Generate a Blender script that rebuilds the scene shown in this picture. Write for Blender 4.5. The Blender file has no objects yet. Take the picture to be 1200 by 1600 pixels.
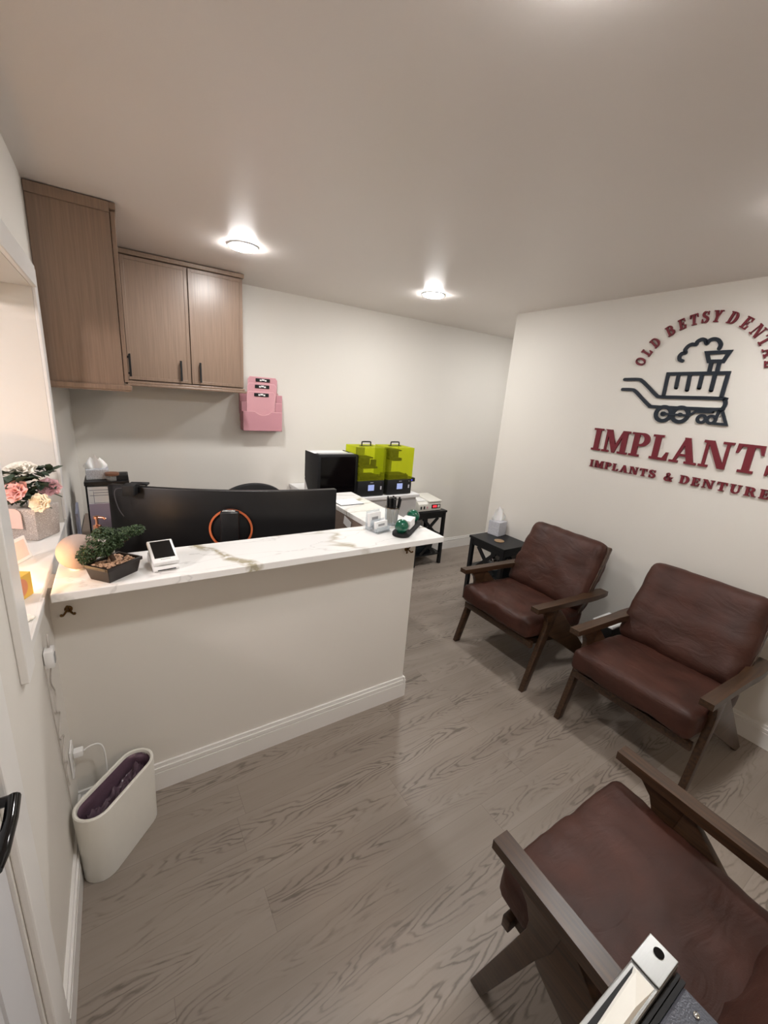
import bpy, bmesh, math, random
from mathutils import Vector, Matrix, noise
random.seed(7)
PI = math.pi
S = bpy.context.scene
COL = S.collection

# ------------------------------------------------------------------ helpers
def lin(r, g, b):
    f = lambda c: ((c/255)/12.92) if c/255 <= .04045 else (((c/255)+.055)/1.055)**2.4
    return (f(r), f(g), f(b), 1)

class MB:
    def __init__(s): s.bm = bmesh.new()
    def _add(s, verts, faces, M=None):
        vs = [s.bm.verts.new(M @ Vector(v) if M else Vector(v)) for v in verts]
        fs = []
        for f in faces:
            try: fs.append(s.bm.faces.new([vs[i] for i in f]))
            except ValueError: pass
        return vs, fs
    def box(s, x0, x1, y0, y1, z0, z1, bev=0, M=None, seg=2):
        v = [(x, y, z) for z in (z0, z1) for y in (y0, y1) for x in (x0, x1)]
        f = [(0,2,3,1), (4,5,7,6), (0,1,5,4), (2,6,7,3), (0,4,6,2), (1,3,7,5)]
        vs, fs = s._add(v, f, M)
        if bev:
            es = list({e for q in fs for e in q.edges})
            bmesh.ops.bevel(s.bm, geom=es, offset=bev, segments=seg, profile=.5, affect='EDGES')
        return s
    def prism(s, pts, axis, a0, a1, M=None, bev=0):
        n = len(pts)
        def mk(p, a):
            return {'x': (a, p[0], p[1]), 'y': (p[0], a, p[1]), 'z': (p[0], p[1], a)}[axis]
        v = [mk(p, a0) for p in pts] + [mk(p, a1) for p in pts]
        f = [tuple(range(n-1, -1, -1)), tuple(range(n, 2*n))] + [(i, (i+1) % n, n+(i+1) % n, n+i) for i in range(n)]
        vs, fs = s._add(v, f, M)
        bmesh.ops.recalc_face_normals(s.bm, faces=fs)
        if bev:
            es = list({e for q in fs for e in q.edges})
            bmesh.ops.bevel(s.bm, geom=es, offset=bev, segments=2, profile=.5, affect='EDGES')
        return s
    def hexa(s, bottom, top, M=None, bev=0):
        v = list(bottom)+list(top)
        f = [(0,3,2,1), (4,5,6,7), (0,1,5,4), (1,2,6,5), (2,3,7,6), (3,0,4,7)]
        vs, fs = s._add(v, f, M)
        bmesh.ops.recalc_face_normals(s.bm, faces=fs)
        if bev:
            es = list({e for q in fs for e in q.edges})
            bmesh.ops.bevel(s.bm, geom=es, offset=bev, segments=2, profile=.5, affect='EDGES')
        return s
    def tube(s, pts, r, n=8, closed=False, M=None, cap=True):
        pts = [Vector(p) for p in pts]; N = len(pts)
        rs = r if isinstance(r, (list, tuple)) else [r]*N
        rings = []; up = None
        for i, p in enumerate(pts):
            a = pts[(i-1) % N] if (closed or i > 0) else p
            b = pts[(i+1) % N] if (closed or i < N-1) else p
            t = (b-a).normalized()
            if up is None:
                up = Vector((0, 0, 1)) if abs(t.z) < .9 else Vector((1, 0, 0))
            u = t.cross(up)
            if u.length < 1e-6: u = t.orthogonal()
            u.normalize(); w = u.cross(t).normalized(); up = w
            ring = []
            for k in range(n):
                q = p + (u*math.cos(2*PI*k/n) + w*math.sin(2*PI*k/n))*rs[i]
                ring.append(s.bm.verts.new(M @ q if M else q))
            rings.append(ring)
        fs = []
        for i in range(N if closed else N-1):
            A = rings[i]; B = rings[(i+1) % N]
            for k in range(n): fs.append(s.bm.faces.new((A[k], A[(k+1) % n], B[(k+1) % n], B[k])))
        if cap and not closed:
            fs.append(s.bm.faces.new(list(reversed(rings[0])))); fs.append(s.bm.faces.new(rings[-1]))
        bmesh.ops.recalc_face_normals(s.bm, faces=fs)
        return s
    def lathe(s, prof, c=(0, 0, 0), n=32, M=None, sx=1, sy=1):
        rings = []
        for r, z in prof:
            if r < 1e-6:
                p = Vector((c[0], c[1], c[2]+z)); rings.append([s.bm.verts.new(M @ p if M else p)])
            else:
                ring = []
                for k in range(n):
                    p = Vector((c[0]+sx*r*math.cos(2*PI*k/n), c[1]+sy*r*math.sin(2*PI*k/n), c[2]+z))
                    ring.append(s.bm.verts.new(M @ p if M else p))
                rings.append(ring)
        fs = []
        for A, B in zip(rings, rings[1:]):
            for k in range(n):
                k2 = (k+1) % n
                if len(A) == 1 and len(B) == 1: continue
                if len(A) == 1: fs.append(s.bm.faces.new((A[0], B[k2], B[k])))
                elif len(B) == 1: fs.append(s.bm.faces.new((A[k], A[k2], B[0])))
                else: fs.append(s.bm.faces.new((A[k], A[k2], B[k2], B[k])))
        if tuple(prof[0]) != tuple(prof[-1]):
            for R in (rings[0], rings[-1]):
                if len(R) > 1: fs.append(s.bm.faces.new(R))
        bmesh.ops.recalc_face_normals(s.bm, faces=fs)
        return s
    def open_lathe(s, prof, c=(0, 0, 0), n=32, M=None): return s.lathe(prof, c, n, M)
    def ball(s, c, r, n=20, sc=(1, 1, 1), M=None):
        return s.lathe([(r*math.sin(PI*i/n)*1.0, -r*math.cos(PI*i/n)*sc[2]) for i in range(n+1)], c, n*2, M, sc[0], sc[1])
    def strip(s, pts, wid, d0, d1, closed=False, axis='x', M=None):
        """flat band of varying width along a 2-D path, extruded from d0 to d1 (letters, emblem lines)"""
        P = [Vector((p[0], p[1], 0)) for p in pts]; N = len(P)
        ws = wid if isinstance(wid, (list, tuple)) else [wid]*N
        L = []; Rr = []
        for i in range(N):
            a = P[(i-1) % N] if (closed or i > 0) else None
            b = P[(i+1) % N] if (closed or i < N-1) else None
            t1 = (P[i]-a).normalized() if a is not None else None
            t2 = (b-P[i]).normalized() if b is not None else None
            if t1 is None: t = t2; m = 1
            elif t2 is None: t = t1; m = 1
            else:
                t = (t1+t2)
                t = t.normalized() if t.length > 1e-6 else t1
                m = 1/max(.5, t.dot(t1))
            nrm = Vector((-t.y, t.x, 0))*(ws[i]/2*m)
            L.append(P[i]+nrm); Rr.append(P[i]-nrm)
        def mk(p, d): return {'x': (d, p.x, p.y), 'z': (p.x, p.y, d), 'y': (p.x, d, p.y)}[axis]
        v = [mk(p, d0) for p in L]+[mk(p, d0) for p in Rr]+[mk(p, d1) for p in L]+[mk(p, d1) for p in Rr]
        f = []
        for i in range(N if closed else N-1):
            j = (i+1) % N
            f += [(i, j, N+j, N+i), (2*N+i, 3*N+i, 3*N+j, 2*N+j), (i, 2*N+i, 2*N+j, j), (N+i, N+j, 3*N+j, 3*N+i)]
        if not closed:
            f += [(0, N, 3*N, 2*N), (N-1, 3*N-1, 4*N-1, 2*N-1)]
        vs, fs = s._add(v, f, M)
        bmesh.ops.recalc_face_normals(s.bm, faces=fs)
        return s
    def xf(s, M): s.bm.transform(M); return s

def obj(name, mb, mat, parent=None, smooth=False, loc=(0, 0, 0), rotz=0, sub=0, label=None):
    me = bpy.data.meshes.new(name); mb.bm.to_mesh(me); mb.bm.free()
    me.materials.append(mat)
    if smooth:
        for p in me.polygons: p.use_smooth = True
        if smooth is not True: me.set_sharp_from_angle(angle=math.radians(smooth))
    o = bpy.data.objects.new(name, me); COL.objects.link(o)
    o.location = loc; o.rotation_euler = (0, 0, rotz)
    if parent: o.parent = parent
    if sub:
        m = o.modifiers.new('sub', 'SUBSURF'); m.levels = sub; m.render_levels = sub
    if label: o['label'] = label
    return o
def tag(o, label, cat, group=None):
    o['label'] = label; o['category'] = cat
    if group: o['group'] = group
    return o
def thing(name, label, cat, loc=(0, 0, 0), rotz=0, group=None):
    o = bpy.data.objects.new(name, None); COL.objects.link(o); o.empty_display_size = .05
    o.location = loc; o.rotation_euler = (0, 0, rotz)
    return tag(o, label, cat, group)
def struct(name, mb, mat, smooth=False, parent=None):
    o = obj(name, mb, mat, parent, smooth)
    if not parent: o['kind'] = 'structure'
    return o
def dup(root, loc, rotz, label, group=None):
    r = root.copy(); COL.objects.link(r); r.location = loc; r.rotation_euler = (0, 0, rotz); r['label'] = label
    if group: r['group'] = group
    for ch in list(root.children):
        c = ch.copy(); COL.objects.link(c); c.parent = r
        for g in list(ch.children):
            d = g.copy(); COL.objects.link(d); d.parent = c
    return r
def crom(pts, n=6, closed=False):
    P = [Vector(p) for p in pts]; N = len(P); out = []
    for i in range(N if closed else N-1):
        p0 = P[(i-1) % N] if (closed or i > 0) else P[i]
        p1 = P[i]; p2 = P[(i+1) % N]
        p3 = P[(i+2) % N] if (closed or i+2 < N) else p2
        for k in range(n):
            t = k/n
            out.append(.5*((2*p1)+(p2-p0)*t+(2*p0-5*p1+4*p2-p3)*t*t+(3*p1-p0-3*p2+p3)*t**3))
    if not closed: out.append(P[-1])
    return out
def Rz(a): return Matrix.Rotation(a, 4, 'Z')
def Rx(a): return Matrix.Rotation(a, 4, 'X')
def Ry(a): return Matrix.Rotation(a, 4, 'Y')
def T(*v): return Matrix.Translation(v)

# ------------------------------------------------------------------ materials
def newmat(name):
    m = bpy.data.materials.new(name); m.use_nodes = True
    return m, m.node_tree.nodes, m.node_tree.links, m.node_tree.nodes['Principled BSDF']
def N(nodes, typ, **kw):
    n = nodes.new(typ)
    for k, v in kw.items(): setattr(n, k, v)
    return n
def mat(name, c, rough=.5, metal=0, var=.06, scale=30, bump=0, bscale=None, emit=None, estr=0, trans=0, ior=1.45, coat=0, spec=.5, alpha=1, stretch=(1, 1, 1), sss=0):
    m, n, l, b = newmat(name)
    b.inputs['Roughness'].default_value = rough; b.inputs['Metallic'].default_value = metal
    b.inputs['Specular IOR Level'].default_value = spec
    b.inputs['Coat Weight'].default_value = coat
    b.inputs['IOR'].default_value = ior
    b.inputs['Transmission Weight'].default_value = trans
    b.inputs['Alpha'].default_value = alpha
    tc = N(n, 'ShaderNodeTexCoord'); mp = N(n, 'ShaderNodeMapping'); mp.inputs['Scale'].default_value = stretch
    l.new(tc.outputs['Object'], mp.inputs['Vector'])
    nz = N(n, 'ShaderNodeTexNoise'); nz.inputs['Scale'].default_value = scale; nz.inputs['Detail'].default_value = 4
    l.new(mp.outputs[0], nz.inputs['Vector'])
    mx = N(n, 'ShaderNodeMix', data_type='RGBA')
    lo = [max(0, x*(1-var)) for x in c[:3]]+[1]; hi = [min(1, x*(1+var)) for x in c[:3]]+[1]
    mx.inputs['A'].default_value = lo; mx.inputs['B'].default_value = hi
    l.new(nz.outputs['Fac'], mx.inputs['Factor']); l.new(mx.outputs['Result'], b.inputs['Base Color'])
    if emit: b.inputs['Emission Color'].default_value = emit; b.inputs['Emission Strength'].default_value = estr
    if sss: b.inputs['Subsurface Weight'].default_value = sss
    if bump:
        n2 = N(n, 'ShaderNodeTexNoise'); n2.inputs['Scale'].default_value = bscale or scale; n2.inputs['Detail'].default_value = 5
        l.new(mp.outputs[0], n2.inputs['Vector'])
        bp = N(n, 'ShaderNodeBump'); bp.inputs['Strength'].default_value = bump; bp.inputs['Distance'].default_value = .002
        l.new(n2.outputs['Fac'], bp.inputs['Height']); l.new(bp.outputs[0], b.inputs['Normal'])
    return m

def math_(n, l, op, a, b=None, c=None):
    q = N(n, 'ShaderNodeMath', operation=op)
    for i, v in enumerate((a, b, c)):
        if v is None: continue
        if isinstance(v, (int, float)): q.inputs[i].default_value = v
        else: l.new(v, q.inputs[i])
    return q.outputs[0]

def floor_mat():
    m, n, l, b = newmat('oak_planks')
    tc = N(n, 'ShaderNodeTexCoord'); sp = N(n, 'ShaderNodeSeparateXYZ'); l.new(tc.outputs['Object'], sp.inputs[0])
    X, Y = sp.outputs[0], sp.outputs[1]
    W, L = .1485, 1.22
    yr = math_(n, l, 'DIVIDE', math_(n, l, 'SUBTRACT', Y, .0165), W); row = math_(n, l, 'FLOOR', yr); fy = math_(n, l, 'SUBTRACT', yr, row)
    wn = N(n, 'ShaderNodeTexWhiteNoise', noise_dimensions='1D'); l.new(row, wn.inputs['W'])
    xo = math_(n, l, 'ADD', math_(n, l, 'DIVIDE', X, L), math_(n, l, 'MULTIPLY', wn.outputs['Value'], 7.3))
    col = math_(n, l, 'FLOOR', xo); fx = math_(n, l, 'SUBTRACT', xo, col)
    idv = N(n, 'ShaderNodeCombineXYZ'); l.new(row, idv.inputs[0]); l.new(col, idv.inputs[1])
    w2 = N(n, 'ShaderNodeTexWhiteNoise', noise_dimensions='3D'); l.new(idv.outputs[0], w2.inputs['Vector'])
    rnd = w2.outputs['Value']
    off = math_(n, l, 'MULTIPLY', rnd, 37.0)
    def vec(sx, sy, wz=0):
        c = N(n, 'ShaderNodeCombineXYZ')
        l.new(math_(n, l, 'ADD', math_(n, l, 'MULTIPLY', X, sx), off), c.inputs[0])
        l.new(math_(n, l, 'MULTIPLY', Y, sy), c.inputs[1]); l.new(math_(n, l, 'ADD', off, wz), c.inputs[2])
        return c.outputs[0]
    def nz(v, sc, det=2, dist=0):
        q = N(n, 'ShaderNodeTexNoise'); q.inputs['Scale'].default_value = sc; q.inputs['Detail'].default_value = det
        q.inputs['Distortion'].default_value = dist; l.new(v, q.inputs['Vector']); return q.outputs['Fac']
    yl = math_(n, l, 'ADD', math_(n, l, 'SUBTRACT', fy, .5), math_(n, l, 'MULTIPLY', math_(n, l, 'SUBTRACT', nz(vec(2.2, 0, 1), 1.0, 1), .5), .7))
    sgn = math_(n, l, 'SIGN', math_(n, l, 'SUBTRACT', rnd, .5))
    n1 = nz(vec(3.2, 16), 1.0, 2, .3)
    wob = nz(vec(30, 90, 9), 1.0, 3)
    ph = math_(n, l, 'ADD', math_(n, l, 'ADD', math_(n, l, 'MULTIPLY', math_(n, l, 'MULTIPLY', X, sgn), 48.0), math_(n, l, 'MULTIPLY', math_(n, l, 'ABSOLUTE', yl), 46.0)), math_(n, l, 'ADD', math_(n, l, 'MULTIPLY', n1, 36.0), math_(n, l, 'MULTIPLY', wob, 3.0)))
    rings = math_(n, l, 'POWER', math_(n, l, 'MULTIPLY_ADD', math_(n, l, 'SINE', ph), .5, .5), 4.0)
    ctr = N(n, 'ShaderNodeMapRange'); ctr.inputs[1].default_value = .42; ctr.inputs[2].default_value = .16; l.new(math_(n, l, 'ABSOLUTE', yl), ctr.inputs[0])
    mask = math_(n, l, 'ADD', math_(n, l, 'MULTIPLY', nz(vec(1.3, 3, 3), 1.0, 2), .75), math_(n, l, 'MULTIPLY', nz(vec(14, 60, 6), 1.0, 3), .35))
    mr = N(n, 'ShaderNodeMapRange'); mr.inputs[1].default_value = .46; mr.inputs[2].default_value = .62; l.new(mask, mr.inputs[0])
    figure = math_(n, l, 'MULTIPLY', rings, math_(n, l, 'MULTIPLY', mr.outputs[0], ctr.outputs[0]))
    fine = nz(vec(5, 190, 5), 1.0, 3)
    base = N(n, 'ShaderNodeMix', data_type='RGBA'); base.inputs['A'].default_value = lin(124, 112, 102); base.inputs['B'].default_value = lin(160, 149, 139)
    blend = math_(n, l, 'ADD', math_(n, l, 'MULTIPLY', nz(vec(1.2, 16, 2), 1.0, 3), .65), math_(n, l, 'ADD', math_(n, l, 'MULTIPLY', rnd, .2), math_(n, l, 'MULTIPLY', fine, .2)))
    l.new(blend, base.inputs['Factor'])
    d = N(n, 'ShaderNodeMix', data_type='RGBA'); l.new(base.outputs['Result'], d.inputs['A']); d.inputs['B'].default_value = lin(82, 72, 64)
    l.new(math_(n, l, 'MULTIPLY', figure, .7), d.inputs['Factor'])
    ex = math_(n, l, 'MULTIPLY', math_(n, l, 'MINIMUM', fx, math_(n, l, 'SUBTRACT', 1, fx)), L)
    ey = math_(n, l, 'MULTIPLY', math_(n, l, 'MINIMUM', fy, math_(n, l, 'SUBTRACT', 1, fy)), W)
    seam = math_(n, l, 'LESS_THAN', math_(n, l, 'MINIMUM', ex, ey), .0009)
    d2 = N(n, 'ShaderNodeMix', data_type='RGBA'); l.new(d.outputs['Result'], d2.inputs['A']); d2.inputs['B'].default_value = lin(84, 75, 68)
    l.new(math_(n, l, 'MULTIPLY', seam, .4), d2.inputs['Factor'])
    l.new(d2.outputs['Result'], b.inputs['Base Color'])
    b.inputs['Roughness'].default_value = .42
    bp = N(n, 'ShaderNodeBump'); bp.inputs['Strength'].default_value = .25; bp.inputs['Distance'].default_value = .001
    l.new(math_(n, l, 'ADD', fine, figure), bp.inputs['Height']); l.new(bp.outputs[0], b.inputs['Normal'])
    return m

def marble_mat():
    m, n, l, b = newmat('white_marble')
    tc = N(n, 'ShaderNodeTexCoord'); mp = N(n, 'ShaderNodeMapping'); mp.inputs['Rotation'].default_value = (0, 0, .55); mp.inputs['Scale'].default_value = (1.0, 3.0, 1)
    mp.inputs['Location'].default_value = (0.1, .35, 0)
    l.new(tc.outputs['Object'], mp.inputs['Vector'])
    def vein(sc, w, seed, det=5):
        a = N(n, 'ShaderNodeMapping'); a.inputs['Location'].default_value = (seed, seed*.7, seed); l.new(mp.outputs[0], a.inputs['Vector'])
        q = N(n, 'ShaderNodeTexNoise'); q.inputs['Scale'].default_value = sc; q.inputs['Detail'].default_value = det; q.inputs['Distortion'].default_value = .4; l.new(a.outputs[0], q.inputs['Vector'])
        d = math_(n, l, 'ABSOLUTE', math_(n, l, 'SUBTRACT', q.outputs['Fac'], .5))
        r = N(n, 'ShaderNodeMapRange'); r.inputs[1].default_value = 0; r.inputs[2].default_value = w; r.inputs[3].default_value = 1; r.inputs[4].default_value = 0
        l.new(d, r.inputs[0]); return r.outputs[0]
    mk = N(n, 'ShaderNodeTexNoise'); mk.inputs['Scale'].default_value = 2.2; l.new(mp.outputs[0], mk.inputs['Vector'])
    mr = N(n, 'ShaderNodeMapRange'); mr.inputs[1].default_value = .42; mr.inputs[2].default_value = .62; l.new(mk.outputs['Fac'], mr.inputs[0])
    v1 = math_(n, l, 'MULTIPLY', vein(1.1, .022, 3.1), mr.outputs[0]); v2 = vein(2.3, .012, 8.4)
    c1 = N(n, 'ShaderNodeMix', data_type='RGBA'); c1.inputs['A'].default_value = lin(242, 241, 239); c1.inputs['B'].default_value = lin(160, 148, 118)
    l.new(math_(n, l, 'MULTIPLY', v1, .85), c1.inputs['Factor'])
    c2 = N(n, 'ShaderNodeMix', data_type='RGBA'); l.new(c1.outputs['Result'], c2.inputs['A']); c2.inputs['B'].default_value = lin(190, 188, 186)
    l.new(math_(n, l, 'MULTIPLY', v2, .45), c2.inputs['Factor'])
    so = N(n, 'ShaderNodeSeparateXYZ'); l.new(tc.outputs['Object'], so.inputs[0])
    nn = N(n, 'ShaderNodeTexNoise'); nn.inputs['Scale'].default_value = 9; nn.inputs['Detail'].default_value = 6; l.new(tc.outputs['Object'], nn.inputs['Vector'])
    # a broad broken gold streak crossing the slab: line through (.24,1.82)-(.42,1.50)
    dl = math_(n, l, 'ADD', math_(n, l, 'MULTIPLY', math_(n, l, 'SUBTRACT', so.outputs[0], .245), .872), math_(n, l, 'MULTIPLY', math_(n, l, 'SUBTRACT', so.outputs[1], 1.82), .49))
    dl = math_(n, l, 'ABSOLUTE', math_(n, l, 'ADD', dl, math_(n, l, 'MULTIPLY', math_(n, l, 'SUBTRACT', nn.outputs['Fac'], .5), .11)))
    gr = N(n, 'ShaderNodeMapRange'); gr.inputs[1].default_value = .008; gr.inputs[2].default_value = .030; gr.inputs[3].default_value = 1; gr.inputs[4].default_value = 0; l.new(dl, gr.inputs[0])
    bk = N(n, 'ShaderNodeTexNoise'); bk.inputs['Scale'].default_value = 26; bk.inputs['Detail'].default_value = 4; l.new(tc.outputs['Object'], bk.inputs['Vector'])
    gb = N(n, 'ShaderNodeMapRange'); gb.inputs[1].default_value = .34; gb.inputs[2].default_value = .5; l.new(bk.outputs['Fac'], gb.inputs[0])
    c3 = N(n, 'ShaderNodeMix', data_type='RGBA'); l.new(c2.outputs['Result'], c3.inputs['A']); c3.inputs['B'].default_value = lin(158, 148, 116)
    l.new(math_(n, l, 'MULTIPLY', math_(n, l, 'MULTIPLY', gr.outputs[0], gb.outputs[0]), .85), c3.inputs['Factor'])
    l.new(c3.outputs['Result'], b.inputs['Base Color']); b.inputs['Roughness'].default_value = .22
    return m

def wood_mat(name, c0, c1, axis='z', rough=.45, fine=1.0):
    m, n, l, b = newmat(name)
    tc = N(n, 'ShaderNodeTexCoord'); mp = N(n, 'ShaderNodeMapping')
    hi = 140*fine; lo = 4
    mp.inputs['Scale'].default_value = {'z': (hi, hi, lo), 'y': (hi, lo, hi), 'x': (lo, hi, hi)}[axis]
    l.new(tc.outputs['Object'], mp.inputs['Vector'])
    q = N(n, 'ShaderNodeTexNoise'); q.inputs['Scale'].default_value = 1; q.inputs['Detail'].default_value = 5; l.new(mp.outputs[0], q.inputs['Vector'])
    r = N(n, 'ShaderNodeMapRange'); r.inputs[1].default_value = .3; r.inputs[2].default_value = .7; l.new(q.outputs['Fac'], r.inputs[0])
    x = N(n, 'ShaderNodeMix', data_type='RGBA'); x.inputs['A'].default_value = c0; x.inputs['B'].default_value = c1; l.new(r.outputs[0], x.inputs['Factor'])
    l.new(x.outputs['Result'], b.inputs['Base Color']); b.inputs['Roughness'].default_value = rough
    bp = N(n, 'ShaderNodeBump'); bp.inputs['Strength'].default_value = .15; bp.inputs['Distance'].default_value = .001
    l.new(q.outputs['Fac'], bp.inputs['Height']); l.new(bp.outputs[0], b.inputs['Normal'])
    return m

def leather_mat():
    m, n, l, b = newmat('brown_leather')
    tc = N(n, 'ShaderNodeTexCoord')
    q = N(n, 'ShaderNodeTexNoise'); q.inputs['Scale'].default_value = 7; q.inputs['Detail'].default_value = 6; l.new(tc.outputs['Object'], q.inputs['Vector'])
    r = N(n, 'ShaderNodeMapRange'); r.inputs[1].default_value = .3; r.inputs[2].default_value = .75; l.new(q.outputs['Fac'], r.inputs[0])
    x = N(n, 'ShaderNodeMix', data_type='RGBA'); x.inputs['A'].default_value = lin(52, 29, 22); x.inputs['B'].default_value = lin(76, 44, 35); l.new(r.outputs[0], x.inputs['Factor'])
    l.new(x.outputs['Result'], b.inputs['Base Color'])
    r2 = N(n, 'ShaderNodeMapRange'); r2.inputs[3].default_value = .42; r2.inputs[4].default_value = .62; b.inputs['Specular IOR Level'].default_value = .32; l.new(q.outputs['Fac'], r2.inputs[0]); l.new(r2.outputs[0], b.inputs['Roughness'])
    v = N(n, 'ShaderNodeTexVoronoi'); v.inputs['Scale'].default_value = 260; l.new(tc.outputs['Object'], v.inputs['Vector'])
    mp = N(n, 'ShaderNodeMapping'); mp.inputs['Scale'].default_value = (6, 14, 14); mp.inputs['Rotation'].default_value = (0, 0, .5); l.new(tc.outputs['Object'], mp.inputs['Vector'])
    cr = N(n, 'ShaderNodeTexNoise'); cr.inputs['Scale'].default_value = 1.2; cr.inputs['Detail'].default_value = 3; cr.inputs['Distortion'].default_value = 1.2; l.new(mp.outputs[0], cr.inputs['Vector'])
    bp = N(n, 'ShaderNodeBump'); bp.inputs['Strength'].default_value = .12; bp.inputs['Distance'].default_value = .001; l.new(v.outputs['Distance'], bp.inputs['Height'])
    b2 = N(n, 'ShaderNodeBump'); b2.inputs['Strength'].default_value = .28; b2.inputs['Distance'].default_value = .012; l.new(cr.outputs['Fac'], b2.inputs['Height']); l.new(bp.outputs[0], b2.inputs['Normal'])
    l.new(b2.outputs[0], b.inputs['Normal'])
    return m

def speckle_mat(name, c0, c1, scale=120, rough=.6):
    m, n, l, b = newmat(name)
    tc = N(n, 'ShaderNodeTexCoord'); v = N(n, 'ShaderNodeTexVoronoi', feature='DISTANCE_TO_EDGE'); v.inputs['Scale'].default_value = scale; l.new(tc.outputs['Object'], v.inputs['Vector'])
    r = N(n, 'ShaderNodeMapRange'); r.inputs[2].default_value = .12; l.new(v.outputs['Distance'], r.inputs[0])
    x = N(n, 'ShaderNodeMix', data_type='RGBA'); x.inputs['A'].default_value = c0; x.inputs['B'].default_value = c1; l.new(r.outputs[0], x.inputs['Factor'])
    l.new(x.outputs['Result'], b.inputs['Base Color']); b.inputs['Roughness'].default_value = rough
    return m
def glass_mat(name, c, alpha, rough=.08, tint=None):
    m, n, l, b = newmat(name)
    n.remove(b)
    out = n['Material Output']
    tr = N(n, 'ShaderNodeBsdfTransparent'); tr.inputs[0].default_value = tint or c
    gl = N(n, 'ShaderNodeBsdfPrincipled'); gl.inputs['Base Color'].default_value = c; gl.inputs['Roughness'].default_value = rough
    mx = N(n, 'ShaderNodeMixShader'); mx.inputs[0].default_value = alpha
    l.new(tr.outputs[0], mx.inputs[1]); l.new(gl.outputs[0], mx.inputs[2]); l.new(mx.outputs[0], out.inputs['Surface'])
    return m

WALL = mat('wall_paint', lin(224, 220, 213), .55, var=.015, scale=3, bump=.06, bscale=220)
CEIL = mat('ceiling_paint', lin(230, 223, 218), .36, var=.012, scale=3, bump=.08, bscale=160)
TRIM = mat('white_trim_paint', lin(232, 230, 227), .3, var=.01, scale=5)
DOORP = mat('door_paint', lin(216, 217, 221), .32, var=.01, scale=5)
FLOOR = floor_mat()
MARBLE = marble_mat()
CABW = wood_mat('taupe_oak', lin(122, 101, 86), lin(138, 116, 99), 'z', .33)
DESKW = wood_mat('desk_laminate', lin(120, 104, 94), lin(136, 120, 109), 'x', .5)
WALNUT = wood_mat('walnut_frame', lin(44, 30, 20), lin(78, 55, 37), 'y', .36, .6)
LEATHER = leather_mat()
BLACK = mat('black_plastic', lin(15, 15, 18), .38, var=.1)
BLACKM = mat('black_matte', lin(14, 15, 18), .66, var=.1)
BLACKG = mat('black_gloss', lin(6, 6, 8), .07, var=.05)
BLACKW = mat('black_painted_wood', lin(17, 19, 22), .42, var=.12, scale=60)
WHITEP = mat('white_plastic', lin(236, 236, 236), .3, var=.01)
OFFW = mat('off_white_plastic', lin(226, 224, 216), .35, var=.02)
PAPER = mat('white_paper', lin(238, 238, 238), .7, var=.02)
GREYP = mat('grey_plastic', lin(150, 150, 152), .4)
SILVER = mat('brushed_aluminium', lin(158, 158, 156), .34, 1, var=.06, scale=40, stretch=(1, 30, 30))
CHROME = mat('chrome', lin(210, 210, 210), .12, 1)
BRONZE = mat('bronze', lin(110, 84, 52), .3, 1, var=.15)
COPPER = mat('copper', lin(222, 160, 130), .22, 1)
PINKP = mat('pink_steel', lin(212, 158, 166), .42, var=.04)
ORANGE = mat('orange_ring', lin(226, 120, 74), .4)
RED = mat('burgundy_letters', lin(112, 32, 44), .5, var=.04)
NAVY = mat('dark_navy_emblem', lin(24, 34, 46), .5, var=.04)
GREENB = mat('green_glass', lin(12, 88, 66), .08, var=.25, scale=35, coat=.5)
SCREEN = mat('dark_screen', lin(14, 14, 16), .12)
LCD = mat('lit_display', lin(120, 128, 160), .3, emit=lin(150, 165, 215), estr=.8, var=.3, scale=90)
LEDR = mat('red_display', lin(200, 40, 50), .3, emit=lin(255, 50, 60), estr=1.6)
LEDB = mat('blue_indicator', lin(60, 60, 220), .3, emit=lin(70, 70, 255), estr=3)
LIME = glass_mat('lime_acrylic', lin(222, 226, 70), .10, .12, (.91, .94, .40, 1))
CLEAR = glass_mat('clear_acrylic', lin(240, 243, 245), .22, .05)
GLASS = glass_mat('window_glass', lin(235, 240, 245), .15, .02)
LEAF = mat('dark_leaf', lin(62, 82, 52), .5, var=.45, scale=60)
LEAFB = mat('eucalyptus_leaf', lin(60, 76, 62), .5, var=.3, scale=40)
PINKF = mat('pink_petal', lin(242, 188, 184), .6, var=.12, scale=40)
WHITEF = mat('white_petal', lin(240, 236, 226), .6, var=.05, scale=40)
CREAMF = mat('cream_petal', lin(242, 230, 208), .6, var=.08, scale=40)
MAUVEF = mat('mauve_petal', lin(228, 180, 188), .6, var=.12, scale=40)
SPECK = speckle_mat('mottled_stone', lin(214, 208, 203), lin(168, 158, 153), 150)
TISB = speckle_mat('silver_tissue_box', lin(206, 208, 214), lin(176, 178, 186), 90, .4)
POTM = mat('dark_ceramic', lin(40, 33, 29), .4, var=.2)
PEBB = mat('pebbles', lin(184, 148, 120), .6, var=.5, scale=70)
BARK = mat('bark', lin(72, 54, 40), .8, var=.3, scale=90, bump=.6)
FABRIC = mat('pale_fabric', lin(180, 160, 150), .9, var=.06, scale=400, bump=.3, bscale=500)
LINER = mat('dark_liner', lin(104, 84, 96), .25, var=.5, scale=26, bump=1, bscale=22)
LINERC = mat('purple_liner', lin(104, 82, 96), .22, var=.4, scale=22, bump=1, bscale=30)
LILACT = glass_mat('lilac_film', lin(214, 202, 216), .35, .3, (.86, .80, .86, 1))
LILAC = mat('lilac_file', lin(196, 182, 198), .5)
SAGE = mat('sage_plastic', lin(110, 138, 124), .5)
BLUEG = mat('blue_grey_file', lin(120, 124, 142), .5)
YELLOW = mat('yellow_card', lin(238, 190, 84), .6)
PEACH = mat('peach_card', lin(232, 150, 110), .6)
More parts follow.
